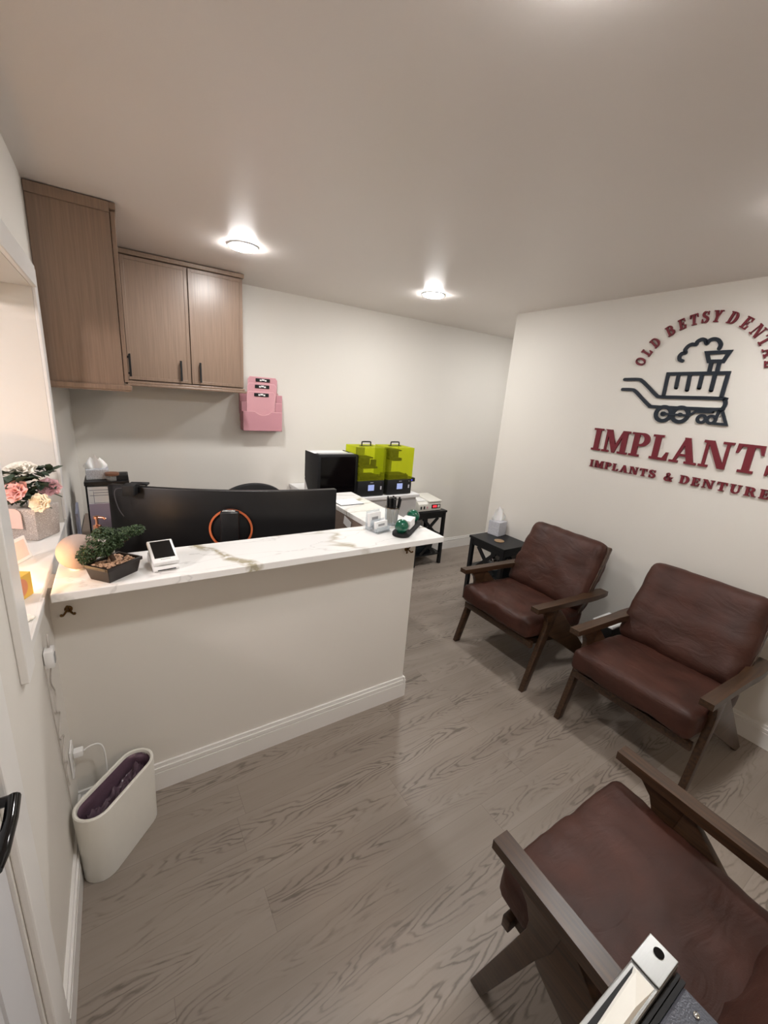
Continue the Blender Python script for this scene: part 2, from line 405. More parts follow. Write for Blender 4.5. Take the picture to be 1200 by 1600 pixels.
BLUSH = mat('blush_card', lin(240, 208, 198), .6)
TISSUE = mat('tissue_paper', lin(246, 246, 246), .8, var=.02, sss=.1)
WOODLID = wood_mat('wooden_lid', lin(108, 72, 54), lin(132, 92, 70), 'x', .5)
GREYC = mat('grey_metal_panel', lin(74, 76, 84), .34, .3, var=.06, scale=300, bump=.25, bscale=400)
CABWH = mat('white_laminate', lin(224, 224, 224), .35, var=.01)
LAMPW = mat('downlight_lens', (1, 1, 1, 1), .4, emit=(1, .987, .97, 1), estr=238)
LAMPWA = mat('warm_bulb', (1, .8, .5, 1), .4, emit=(1, .56, .23, 1), estr=125)
DIMLCD = mat('grey_label', lin(196, 196, 206), .5)

# ------------------------------------------------------------------ setting
H = 2.437; XL = -.24; XR = 2.87; YB = 3.52; YF = -2.2; YC = 2.60; XA = 4.2
struct('floor', MB().box(-.7, XA+.1, YF-.1, YB+.1, -.08, 0), FLOOR)
struct('ceiling', MB().box(-.7, XA+.1, YF-.1, YB+.1, H, H+.08), CEIL)
struct('wall_back', MB().box(XL-.3, XA+.1, YB, YB+.1, 0, H), WALL)
struct('wall_front', MB().box(XL-.3, XA+.1, YF-.1, YF, 0, H), WALL)
struct('wall_right', MB().box(XR, XR+.12, YF, YC, 0, H), WALL)
struct('wall_alcove', MB().box(XA, XA+.1, YF, YB, 0, H), WALL)
# left wall with the deep window recess and the door opening
WY0, WY1, WZ0, WZ1 = 1.22, 2.33, 1.0, 2.02
DY0, DY1, DZ1 = -.08, .84, 2.04
w = MB(); x0 = XL-.34
w.box(x0, XL, WY1, YB, 0, H); w.box(x0, XL, WY0, WY1, 0, WZ0); w.box(x0, XL, WY0, WY1, WZ1, H)
w.box(x0, XL, DY1, WY0, 0, H); w.box(x0, XL, DY0, DY1, DZ1, H); w.box(x0, XL, YF, DY0, 0, H)
struct('wall_left', w, WALL)
# reception half wall
struct('wall_reception', MB().box(XL, 1.305, 1.65, 1.77, 0, 1.0), WALL)
def base(name, pts_boxes):
    b = MB()
    for (xa, xb, ya, yb, nx, ny) in pts_boxes:
        # profile: tall plain board, small groove, stepped cap
        def shell(t, z0, z1):
            if nx: b.box(min(xa, xa+nx*t), max(xa, xa+nx*t), ya, yb, z0, z1)
            else: b.box(xa, xb, min(ya, ya+ny*t), max(ya, ya+ny*t), z0, z1)
        shell(.016, 0, .088); shell(.011, .088, .096); shell(.015, .096, .112); shell(.009, .112, .13)
    return struct(name, b, TRIM)
base('baseboard_reception', [(XL+.0, 1.305, 1.65, 0, 0, -1), (1.305, 0, 1.634, 1.77, 1, 0)])
base('baseboard_right', [(XR, 0, YF, YC, -1, 0), (XR-.016, XR+.12, YC, 0, 0, 1)])
base('baseboard_back', [(2.27, XA, YB, 0, 0, -1)])
base('baseboard_left', [(XL, 0, .95, 1.634, 1, 0)])
# window
win = struct('window_1', MB().box(XL-.32, XL-.30, WY0, WY0+.05, WZ0, WZ1).box(XL-.32, XL-.30, WY1-.05, WY1, WZ0, WZ1)
       .box(XL-.32, XL-.30, WY0, WY1, WZ1-.05, WZ1).box(XL-.32, XL-.30, WY0, WY1, WZ0+.03, WZ0+.07), TRIM)
obj('window_pane', MB().box(XL-.312, XL-.308, WY0+.05, WY1-.05, WZ0+.07, WZ1-.05), GLASS, win)
obj('window_sill', MB().box(XL-.30, XL+.004, WY0+.001, WY1-.001, WZ0+.0, 1.03, .003), TRIM, win)
c = MB()
c.box(XL, XL+.018, WY0-.085, WY0, WZ0-.02, WZ1+.08, .003); c.box(XL, XL+.012, WY1, WY1+.08, 1.04, WZ1+.08, .003)
c.box(XL, XL+.018, WY0, WY1, WZ1, WZ1+.08, .003)
c.box(XL, XL+.012, WY0, 1.515, 1.012, 1.029, .002); c.box(XL, XL+.007, WY0, 1.515, .985, 1.011, .002)
struct('trim_1', c, TRIM)
# blind with horizontal slats
bl = thing('window_blind', 'white horizontal slat blind hanging inside the left window recess', 'blind', (XL-.27, (WY0+WY1)/2, WZ1))
obj('headrail', MB().box(-.02, .02, -(WY1-WY0)/2+.01, (WY1-WY0)/2-.01, -.04, -.001), WHITEP, bl)
sl = MB()
for k in range(32):
    z = -.06-k*.0285
    sl.box(-.012, .012, -(WY1-WY0)/2+.015, (WY1-WY0)/2-.015, -.0008, .0008, M=T(0, 0, z) @ Ry(.5))
obj('slats', sl, WHITEP, bl)
# door in the left wall
d = MB(); d.box(XL-.045, XL-.006, DY0+.004, DY1-.004, .008, DZ1-.004)
for (z0, z1) in ((.18, .92), (1.16, 1.9)):
    for (a, bb) in ((DY0+.13, DY0+.40), (DY1-.40, DY1-.13)):
        d.box(XL-.008, XL-.001, a, bb, z0, z0+.02); d.box(XL-.008, XL-.001, a, bb, z1-.02, z1)
        d.box(XL-.008, XL-.001, a, a+.02, z0, z1); d.box(XL-.008, XL-.001, bb-.02, bb, z0, z1)
door = struct('door_1', d, DOORP)
h = MB()
h.lathe([(0, 0), (.030, 0), (.030, .006), (.026, .010), (.012, .012)], n=28, M=T(XL-.006, .785, .985) @ Ry(PI/2))
h.tube([(XL+.004, .785, .985), (XL+.030, .785, .985), (XL+.037, .783, .985), (XL+.040, .765, .985)], .009, 12)
h.tube([(XL+.038, .788, .985), (XL+.041, .74, .986), (XL+.040, .68, .986), (XL+.037, .655, .985)], [.0105, .0105, .010, .008], 12)
obj('door_handle', h, BLACKG, door, 40, label='black lever handle')
c = MB(); c.box(XL, XL+.016, DY1+.006, DY1+.105, 0, DZ1+.09, .004); c.box(XL, XL+.016, DY0-.10, DY0-.006, 0, DZ1+.09, .004); c.box(XL, XL+.016, DY0-.006, DY1+.006, DZ1+.004, DZ1+.09, .004)
c.box(XL-.06, XL, DY1-.003, DY1+.0, 0, DZ1)
struct('trim_2', c, TRIM)

# ------------------------------------------------------------------ ceiling lights
def downlight(loc, label, first=[None]):
    if first[0] is None:
        t = thing('ceiling_light', label, 'light', loc, 0, 'round recessed ceiling lights')
        obj('trim_ring', MB().lathe([(.074, -.0005), (.083, -.0005), (.0835, -.004), (.080, -.006), (.074, -.007), (.074, -.0005)], n=48), WHITEP, t, 40)
        obj('lens', MB().lathe([(.0735, -.003), (.0725, -.010), (.066, -.014), (.05, -.017), (.03, -.0185), (0, -.019)], n=48), LAMPW, t, True)
        first[0] = t; return t
    return dup(first[0], loc, 0, label)
downlight((.669, 2.62, H), 'round glowing ceiling downlight nearest the wooden wall cabinets')
downlight((2.01, 2.63, H), 'round glowing ceiling downlight in front of the bare back wall')
downlight((.69, .56, H), 'round ceiling downlight in front of the reception counter')
downlight((2.05, .56, H), 'round ceiling downlight above the leather armchairs')
downlight((3.55, 2.55, H), 'round ceiling downlight in the alcove past the sign wall')

# ------------------------------------------------------------------ upper cabinets
def shaker(mb, x0, x1, z0, z1, y):           # door front facing -y at y
    mb.box(x0, x1, y-.018, y, z0, z1, .0015)
    f = .02
    mb.box(x0, x0+f, y-.022, y-.018, z0, z1, .001); mb.box(x1-f, x1, y-.022, y-.018, z0, z1, .001)
    mb.box(x0+f, x1-f, y-.022, y-.018, z0, z0+f, .001); mb.box(x0+f, x1-f, y-.022, y-.018, z1-f, z1, .001)
def bar_handle(x, z0, z1, y, nx=0):
    hb = MB()
    if nx: 
        hb.box(x+.018, x+.027, y-.006, y+.006, z0, z1, .001); hb.box(x, x+.02, y-.004, y+.004, z0+.012, z0+.022); hb.box(x, x+.02, y-.004, y+.004, z1-.022, z1-.012)
    else:
        hb.box(x-.006, x+.006, y-.027, y-.018, z0, z1, .001); hb.box(x-.004, x+.004, y-.02, y, z0+.012, z0+.022); hb.box(x-.004, x+.004, y-.02, y, z1-.022, z1-.012)
    return hb
t = thing('wall_cabinet', 'tall taupe wood wall cabinet side panel facing viewer, mounted beside the window', 'cabinet', (0, 0, 0))
b = MB(); b.box(XL+.002, .052, 2.47, 3.515, 1.66, H-.004)
b.box(XL+.002, .052, 2.458, 2.47, H-.045, H-.004, .002)
obj('body', b, CABW, t)
obj('bottom_molding', MB().box(XL+.002, .083, 2.455, 3.22, 1.636, 1.66, .004).box(XL+.002, .077, 2.462, 3.22, 1.63, 1.637, .002), CABW, t)
obj('crown_molding', MB().box(.052, .078, 2.46, 3.21, H-.03, H-.004, .003), CABW, t)
for (ya, yb, hy) in ((2.474, 2.84, 2.80), (2.845, 3.21, 2.885)):
    dd = MB(); dd.box(.0545, .073, ya, yb, 1.675, H-.035, .002)
    dr = obj('door', dd, CABW, t)
    obj('handle', bar_handle(.073, 1.705, 1.825, hy, 1), BLACKM, dr)
t = thing('wall_cabinet', 'two-door taupe wood wall cabinet mounted on the back wall under a ceiling light', 'cabinet', (0, 0, 0))
b = MB(); b.box(.085, .815, 3.25, 3.515, 1.68, H-.004)
obj('body', b, CABW, t)
obj('crown_molding', MB().box(.085, .825, 3.215, 3.515, H-.03, H-.004, .004), CABW, t)
obj('bottom_molding', MB().box(.085, .832, 3.212, 3.515, 1.648, 1.664, .004).box(.09, .822, 3.222, 3.515, 1.664, 1.68, .003), CABW, t)
for (xa, xb, hx) in ((.098, .464, .402), (.470, .814, .522)):
    dd = MB(); shaker(dd, xa, xb, 1.688, H-.035, 3.248)
    dr = obj('door', dd, CABW, t)
    obj('handle', bar_handle(hx, 1.70, 1.83, 3.226), BLACKM, dr)

# ------------------------------------------------------------------ pink wall file
t = thing('wall_file', 'pink metal three-tier file holder hung on the back wall beside the wood cabinet', 'file holder', (1.02, YB-.002, 1.36))
obj('back_plate', MB().prism([(-.135, .01), (.145, .01), (.15, .28), (.145, .30), (-.13, .30), (-.135, .28)], 'y', -.004, 0), PINKP, t)
def frontpts(x0, x1, z0, z1):
    p = [(x0, z0), (x1, z0), (x1, z1)]
    for k in range(11):
        a = 1-k/10; x = x0+(x1-x0)*(.28+.44*a); p.append((x, z1-.028*math.sin(PI*a)))
    p.append((x0, z1)); return p
PINKR = mat('pink_steel_edge', lin(232, 184, 190), .4, var=.03)
PINKD = mat('pink_mesh', lin(198, 142, 152), .5, var=.12, scale=500)
for i, (dy, zb, zt, dt) in enumerate(((-.036, .13, .284, .418), (-.068, .07, .222, .368), (-.10, .0, .150, .305))):
    pk = MB(); x0, x1 = -.172+i*.004, .168-i*.010
    fp = frontpts(x0, x1, zb, zt)
    pk.prism(fp, 'y', dy-.002, dy)
    pk.box(x0, x1, dy, -.004, zb, zb+.004); pk.box(x0, x0+.002, dy, -.004, zb, zt); pk.box(x1-.002, x1, dy, -.004, zb, zt)
    p = obj('pocket', pk, PINKD, t)
    rim = MB().tube([(q_[0], dy-.001, q_[1]) for q_ in fp], .0026, 6, True); obj('rim', rim, PINKR, p, True, label='paler pink wire edge')
    xa, xb = -.105-.012*i, .130-.018*i
    fo = MB().prism([(xa-.004, zb+.01), (xb-.006, zb+.01), (xb, dt-.02), (xb-.014, dt), (xa+.014, dt), (xa, dt-.02)], 'y', dy+.012, dy+.015)
    dv = obj('divider', fo, PINKP, t)
    obj('rim', MB().tube([(xa-.004, dy+.0135, zb+.02), (xa, dy+.0135, dt-.02), (xa+.014, dy+.0135, dt), (xb-.014, dy+.0135, dt), (xb, dy+.0135, dt-.02), (xb-.006, dy+.0135, zb+.02)], .0024, 6), PINKR, dv, True, label='paler pink edge')
    cx = (xa+xb)/2
    obj('label_frame', MB().box(cx-.058, cx+.058, dy+.006, dy+.0118, dt-.036, dt-.010, .003), BLACKM, dv, label='black label frame')
    obj('label_card', MB().box(cx-.026, cx-.012, dy+.004, dy+.0065, dt-.030, dt-.018).box(cx-.010, cx+.012, dy+.004, dy+.0065, dt-.026, dt-.014).box(cx+.014, cx+.028, dy+.004, dy+.0065, dt-.031, dt-.019), PAPER, dv, label='white label card')

# ------------------------------------------------------------------ wall sign
def glyph(ch):
    R = []; ST = []
    def r(a, b_, c_, d_): R.append([(a, c_), (b_, c_), (b_, d_), (a, d_)])
    def arc(cx, cy, rx, ry, a0, a1, n=14): return [(cx+rx*math.cos(math.radians(a0+(a1-a0)*k/n)), cy+ry*math.sin(math.radians(a0+(a1-a0)*k/n))) for k in range(n+1)]
    def bow(cx, cy, rx, ry, w0, w1, a0=90, a1=-90):
        p = arc(cx, cy, rx, ry, a0, a1); ST.append((p, [w0+(w1-w0)*abs(math.cos(math.radians(a0+(a1-a0)*k/14)))**1.3 for k in range(15)], False))
    s = .09
    if ch == 'I': w = .42; r(.1, .32, 0, 1); r(0, .42, 0, s); r(0, .42, 1-s, 1)
    elif ch == 'L': w = .68; r(.09, .31, 0, 1); r(0, .4, 1-s, 1); r(0, .66, 0, .1); R.append([(.66, 0), (.68, .34), (.6, .34), (.48, .08)])
    elif ch == 'T': w = .8; r(.29, .51, 0, 1); r(.18, .62, 0, s); r(.02, .78, .9, 1); R.append([(0, .66), (.07, .66), (.16, .92), (.02, 1)]); R.append([(.73, .66), (.8, .66), (.78, 1), (.64, .92)])
    elif ch == 'E': w = .72; r(.09, .31, 0, 1); r(0, .66, 0, .1); r(0, .66, .9, 1); R.append([(.6, .68), (.67, .68), (.66, 1), (.52, .92)]); R.append([(.64, 0), (.7, .33), (.62, .33), (.5, .08)]); r(.31, .5, .455, .545); r(.45, .52, .34, .66)
    elif ch == 'D': w = .84; r(.09, .31, 0, 1); r(0, .42, 0, s); r(0, .42, 1-s, 1); bow(.38, .5, .33, .453, .094, .24)
    elif ch == 'P': w = .76; r(.09, .31, 0, 1); r(0, .42, 0, s); r(0, .42, 1-s, 1); bow(.38, .72, .25, .236, .09, .22); r(.3, .4, .44, .53)
    elif ch == 'B': w = .8; r(.09, .31, 0, 1); r(0, .42, 0, s); r(0, .42, 1-s, 1); bow(.4, .745, .22, .21, .088, .2); bow(.4, .28, .27, .236, .088, .23)
    elif ch == 'R': w = .86; r(.09, .31, 0, 1); r(0, .42, 0, s); r(0, .42, 1-s, 1); bow(.38, .735, .24, .22, .088, .21); R.append([(.3, .55), (.3, .46), (.42, .46), (.6, 0), (.86, 0), (.86, s), (.77, s), (.58, .55)])
    elif ch == 'O': w = .86; p = arc(.43, .5, .32, .455, 0, 360, 36)[:-1]; ST.append((p, [.09+.16*abs(math.cos(2*PI*k/36))**1.3 for k in range(36)], True))
    elif ch == 'S':
        w = .72; p = crom([(.6, .72, 0), (.53, .90, 0), (.36, .955, 0), (.19, .9, 0), (.14, .76, 0), (.21, .62, 0), (.37, .52, 0), (.54, .41, 0), (.59, .25, 0), (.52, .1, 0), (.35, .045, 0), (.17, .11, 0), (.1, .3, 0)], 3)
        n_ = len(p); ST.append(([(q.x, q.y) for q in p], [.07+.16*math.sin(PI*k/(n_-1))**.8 if .18 < k/(n_-1) < .82 else .09 for k in range(n_)], False))
        r(.57, .64, .68, 1); r(.06, .13, 0, .36)
    elif ch == 'N': w = .96; r(.1, .2, 0, 1); r(.74, .84, 0, 1); R.append([(.02, 1), (.33, 1), (.84, .0), (.62, 0), (.2, .86), (.02, 1-s)]); r(0, .31, 0, s); r(.62, .95, 1-s, 1)
    elif ch == 'M':
        w = 1.14; r(.1, .2, 0, 1); r(.82, 1.04, 0, 1); R.append([(.02, 1), (.33, 1), (.6, .3), (.55, .0), (.47, 0), (.14, .9)]); R.append([(.5, 0), (.58, 0), (.88, .9), (.95, 1), (.82, 1), (.5, .15)])
        r(0, .31, 0, s); r(.72, 1.14, 0, s); r(.82, 1.13, 1-s, 1)
    elif ch == 'A': w = .94; R.append([(.1, 0), (.21, 0), (.5, .86), (.44, 1), (.42, 1)]); R.append([(.38, 1), (.58, 1), (.87, 0), (.63, 0), (.42, .78)]); r(.22, .7, .27, .36); r(0, .32, 0, s); r(.54, .95, 0, s)
    elif ch == 'U':
        w = .9; p = [(.22, .95), (.22, .4)]+arc(.45, .33, .235, .28, 180, 360, 12)+[(.69, .4), (.69, .95)]
        n_ = len(p); ST.append((p, [.22-.12*k/(n_-1) for k in range(n_)], False)); r(.0, .43, 1-s, 1); r(.56, .88, 1-s, 1)
    elif ch == 'Y': w = .86; R.append([(.08, 1), (.32, 1), (.53, .5), (.32, .42)]); R.append([(.64, 1), (.75, 1), (.53, .42), (.45, .52)]); r(.32, .53, 0, .5); r(.21, .64, 0, s); r(0, .4, 1-s, 1); r(.55, .87, 1-s, 1)
    elif ch == '&':
        w = .86; p = crom([(.8, .42, 0), (.72, .2, 0), (.55, .06, 0), (.3, .05, 0), (.14, .2, 0), (.2, .4, 0), (.42, .58, 0), (.56, .76, 0), (.5, .92, 0), (.37, .95, 0), (.27, .84, 0), (.34, .62, 0), (.54, .32, 0), (.72, .08, 0), (.84, .05, 0)], 4)
        n_ = len(p); ST.append(([(q.x, q.y) for q in p], [.11 if k < 8 or 26 < k < 44 else .17 for k in range(n_)], False)); r(.62, .92, .42, .5); r(.66, .9, 0, s)
    else: w = .4
    return w, R, ST
SX = XR-.001
def letter(ch, y, z, hgt, parent, rot=0, sw=1.0, thick=.012):
    w, R, ST = glyph(ch)
    M = T(0, y, z) @ Matrix.Rotation(rot, 4, 'X') @ Matrix.Diagonal((1, -hgt*sw, hgt, 1))
    mb = MB()
    for k, p in enumerate(R): mb.prism(p, 'x', SX-thick-.00025*k, SX, M)
    for k, (p, ws, cl) in enumerate(ST): mb.strip(p, ws, SX-thick+.00025*(k+1), SX, cl, 'x', M)
    bmesh.ops.recalc_face_normals(mb.bm, faces=mb.bm.faces[:])
    return obj('letter', mb, RED, parent)
sign = thing('wall_sign', 'burgundy and navy raised lettering sign with a locomotive emblem on the right wall', 'sign', (0, 0, 0))
def line(txt, y0, y1, z, hgt, gap, spc, targ=None):
    tot = sum((glyph(c)[0]+gap) if c != ' ' else spc for c in txt)-gap
    sc = (y0-y1)/(tot*hgt); y = y0
    for c in txt:
        if c == ' ': y -= spc*hgt*sc; continue
        letter(c, y, z, hgt, sign, 0, sc); y -= (glyph(c)[0]+gap)*hgt*sc
line('IMPLANTS', 1.722, .645, 1.449, .152, .085, .4)
line('IMPLANTS', 1.708, 1.262, 1.331, .049, .17, .4)
line('&', 1.214, 1.166, 1.331, .049, .1, .4)
line('DENTURES', 1.124, .640, 1.331, .049, .20, .4)
AC = (1.188, 1.9226); AR = .346
for ch, ang in zip('OLDBETSYDENTAL', (160.4, 150.1, 139.3, 123.6, 112.8, 102.9, 93.6, 84.1, 71, 58.8, 46.6, 36.0, 25.6, 15.5)):
    a = math.radians(ang); w = glyph(ch)[0]; hg = .060
    rot = -(a-PI/2)            # tangent direction on the wall (y runs to the left of the reader)
    rr = AR-hg/2
    # centre of the letter foot, then step half a width back along the baseline
    by = AC[0]-rr*math.cos(a); bz = AC[1]+rr*math.sin(a)
    ty, tz = -math.sin(a), -math.cos(a)      # reading direction (right) in (y,z)
    letter(ch, by-ty*(w*.86*hg/2), bz-tz*(w*.86*hg/2), hg, sign, rot, .86)
LW = .0195
def eline(name, polylines, parent=sign, smooth=False, wid=LW):
    mb = MB()
    for p, cl in polylines:
        q = [(v.x, v.y) for v in crom([(a, b_, 0) for a, b_ in p], 5, cl)] if smooth else p
        ndx = polylines.index((p, cl)); mb.strip(q, wid, SX-.010-.0003*ndx, SX, cl, 'x')
        for k in ((0, -1) if not cl else ()):
            mb.lathe([(0, 0), (wid/2, 0), (wid/2, .010), (0, .010)], n=16, M=T(SX-.0096, q[k][0], q[k][1]) @ Ry(PI/2))
        if not smooth:
            for v in q: mb.lathe([(0, 0), (wid/2, 0), (wid/2, .010), (0, .010)], n=16, M=T(SX-.0096, v[0], v[1]) @ Ry(PI/2))
    return obj(name, mb, NAVY, parent)
def seg(c, r, a0, a1, n=10): return [(c[0]-r*math.cos(math.radians(a0+(a1-a0)*k/n)), c[1]+r*math.sin(math.radians(a0+(a1-a0)*k/n))) for k in range(n+1)]
cloud = [(1.274, 2.036), (1.290, 2.044), (1.295, 2.062), (1.286, 2.077), (1.268, 2.081), (1.273, 2.097), (1.263, 2.116), (1.245, 2.126), (1.224, 2.124), (1.219, 2.140), (1.200, 2.150), (1.182, 2.144), (1.171, 2.127), (1.160, 2.142), (1.141, 2.148), (1.119, 2.141), (1.103, 2.122), (1.101, 2.108), (1.104, 2.097)]
eline('smoke_cloud', [(cloud, False)], smooth=True)
eline('smokestack', [([(1.157, 2.076), (1.050, 2.077), (1.068, 2.029), (1.137, 2.030)], True), ([(1.123, 2.024), (1.121, 1.972)], False), ([(1.085, 2.023), (1.083, 1.972)], False)])
eline('boiler', [([(1.330, 1.832), (1.333, 1.963), (1.029, 1.967), (1.030, 1.836)], False), ([(1.275, 1.958), (1.271, 1.884)], False), ([(1.214, 1.958), (1.210, 1.872)], False), ([(1.152, 1.958), (1.150, 1.885)], False), ([(1.089, 1.958), (1.088, 1.873)], False)])
rail = [(1.59, 1.929), (1.505, 1.930), (1.478, 1.921), (1.43, 1.884), (1.374, 1.838), (1.346, 1.828), (1.24, 1.829), (1.03, 1.831), (1.010, 1.822), (1.003, 1.803), (1.007, 1.783), (1.022, 1.772), (1.15, 1.769), (1.37, 1.767), (1.40, 1.773), (1.45, 1.812), (1.504, 1.856), (1.530, 1.866), (1.59, 1.866)]
eline('platform', [(rail, False)], smooth=True)
for wi, (cpt, rr_, hub) in enumerate((((1.306, 1.728), .042, .015), ((1.212, 1.730), .042, .012), ((1.097, 1.714), .020, 0), ((1.048, 1.714), .020, 0))):
    mb = MB(); p = seg(cpt, rr_, 0, 360, 32)[:-1]; mb.strip(p, .022 if hub else .0155, SX-.0104-.0004*wi, SX, True, 'x')
    if hub: mb.lathe([(0, 0), (hub, 0), (hub, .012), (0, .012)], n=20, M=T(SX-.012, cpt[0], cpt[1]) @ Ry(PI/2))
    obj('wheel', mb, NAVY, sign)
eline('coupling_rod', [([(1.306, 1.728), (1.165, 1.728), (1.135, 1.752), (1.05, 1.755)], False)], wid=.013).location = (-.0028, 0, 0)
eline('cowcatcher', [([(1.022, 1.762), (1.030, 1.694), (.972, 1.694), (1.005, 1.762)], False)], wid=.014).location = (-.0035, 0, 0)

# ------------------------------------------------------------------ reception counter
t = thing('reception_countertop', 'white marble-look countertop with gold and grey veins on the reception half wall', 'countertop', (0, 0, 0))
obj('slab', MB().box(XL+.024, 1.385, 1.522, 1.822, 1.0, 1.03, .003), MARBLE, t)
obj('return_slab', MB().box(1.12, 1.385, 1.8225, 2.55, 1.0, 1.03, .003), MARBLE, t)
t = thing('return_base', 'grey-brown panel base holding up the return counter', 'panel', (0, 0, 0))
obj('side_panel', MB().box(1.12, 1.14, 1.825, 2.54, 0, .9995), DESKW, t); obj('side_panel', MB().box(1.355, 1.38, 1.825, 2.54, 0, .9995), DESKW, t)
def hook(): 
    m = MB(); m.lathe([(0, 0), (.012, 0), (.012, .004), (.006, .006)], n=16, M=T(0, 0, 0) @ Rx(PI/2))
    for sx in (-1, 1):
        m.tube([(0, -.004, .006), (sx*.008, -.02, -.004), (sx*.015, -.024, -.012), (sx*.018, -.032, -.008)], .0035, 8)
        m.ball((sx*.018, -.032, -.006), .005, 8)
    m.tube([(0, -.004, 0), (0, -.022, .012), (0, -.028, .02)], .0035, 8); m.ball((0, -.028, .021), .005, 8)
    return m
tag(obj('purse_hook', hook(), BRONZE, None, True, (-.19, 1.65, .912)), 'small bronze hook on the half wall under the end of the counter near the window', 'hook', 'bronze hooks under the counter')
tag(obj('purse_hook', hook(), BRONZE, None, True, (1.245, 1.65, .935)), 'small bronze hook on the half wall under the free end of the counter', 'hook', 'bronze hooks under the counter')
# staff desk behind
t = thing('staff_desk', 'grey-brown laminate desk hidden behind the reception counter', 'desk', (0, 0, 0))
obj('desktop', MB().box(XL+.005, 1.112, 1.775, 2.42, .715, .745, .002).box(XL+.005, .20, 2.4205, 3.50, .715, .745, .002), DESKW, t)
for (xa, xb, ya, yb) in ((XL+.005, XL+.03, 1.78, 2.41), (1.085, 1.11, 1.78, 2.41), (XL+.005, .19, 3.46, 3.49)):
    obj('leg_panel', MB().box(xa, xb, ya, yb, 0, .715), DESKW, t)
tag(obj('note_card', MB().box(-.0012, 0, -.045, .045, -.026, .026).xf(Rx(.2)), PAPER, None, False, (1.1195, 2.09, .962)), 'white note card on the grey-brown panel under the return counter', 'card')
tag(obj('desk_riser', MB().box(-.055, .055, -.10, .10, 0, .16, .004), GREYP, None, 30, (1.05, 1.925, .7455)), 'small grey riser box on the staff desk beside the return counter', 'box')
for i, (x, y) in enumerate(((1.035, 1.868), (1.07, 1.905))):
    r_ = thing('tape_roll', ['white tape roll on the grey riser nearer the monitor', 'white tape roll on the grey riser nearer the return counter'][i], 'tape roll', (x, y, .906), 0, 'tape rolls on the desk')
    obj('tape', MB().lathe([(.014, 0), (.022, 0), (.022, .018), (.014, .018), (.014, 0)], n=28), WHITEP, r_, 40)
    obj('core', MB().lathe([(.0115, 0), (.0138, 0), (.0138, .018), (.0115, .018), (.0115, 0)], n=28), PINKP, r_, 40, label='pink core')
# monitor (its back faces the viewer)
MC = (.435, 2.068); MA = math.radians(-18.8)
t = thing('curved_monitor', 'wide curved black monitor seen from behind, standing behind the counter', 'monitor', (MC[0], MC[1], .7455), MA)
def curved(hw, z0, z1, th, Rr, y_off=0, n=36):
    m = MB(); out = []
    for k in range(n+1):
        a = (-hw+2*hw*k/n)/Rr
        out.append((a, ))
    f = [(Rr*math.sin(a[0]), Rr*(1-math.cos(a[0]))+y_off) for a in out]
    g = [((Rr-th)*math.sin(a[0]), th+(Rr-th)*(1-math.cos(a[0]))+y_off) for a in out]
    m.prism(f+g[::-1], 'z', z0, z1, bev=.003); return m
obj('back_shell', curved(.558, .105, .4545, .035, 1.8), BLACK, t, 30)
obj('screen', curved(.551, .112, .448, .002, 1.765, .0352), SCREEN, t, 30)
RX, RZ = .015, .262
obj('light_ring', MB().lathe([(.094, -.004), (.1035, -.004), (.1035, .003), (.094, .003), (.094, -.004)], n=64, M=T(RX, -.012, RZ) @ Rx(PI/2)), ORANGE, t, 40, label='thin orange ring')
obj('mount_disc', MB().lathe([(0, 0), (.093, 0), (.093, .010), (.088, .014), (0, .014)], n=48, M=T(RX, .010, RZ) @ Rx(PI/2)), BLACKM, t, 40)
obj('mount_arm', MB().box(RX-.03, RX+.03, -.03, .004, RZ-.03, RZ+.03, .004), BLACKM, t)
st = MB(); st.box(RX-.043, RX+.043, -.075, -.030, .012, .366, .008)
obj('stand_column', st, BLACK, t, 40)
obj('stand_clamp', MB().box(RX-.032, RX+.028, -.066, -.040, .366, .372, .002), SILVER, t, label='silver clamp')
obj('stand_base', MB().prism([(-.25, -.16), (.12, -.16), (.16, .12), (.08, .16), (-.21, .16), (-.29, .12)], 'z', .0, .012), BLACK, t)
wp = Matrix.Translation((MC[0], MC[1], .7455)) @ Rz(MA) @ Vector((-.43, .052, .456))
wc = thing('webcam', 'small black webcam clipped on the top edge of the monitor', 'webcam', wp, MA)
obj('body', MB().box(-.03, .022, -.058, .012, -.035, .016, .005), BLACKM, wc, 40)
obj('clip', MB().box(-.02, .06, .0121, .05, .002, .012, .002).tube([(.025, -.02, .012), (.045, -.015, .018), (.055, 0, .012), (.056, .01, .006)], .006, 8), BLACKM, wc)
obj('cable', MB().tube(crom([(-.018, -.050, .002), (-.05, -.06, .0), (-.058, -.062, -.03), (-.046, -.066, -.09), (-.025, -.068, -.13)], 5), .0022, 8), mat('grey_cable', lin(64, 64, 70), .5), wc, True)
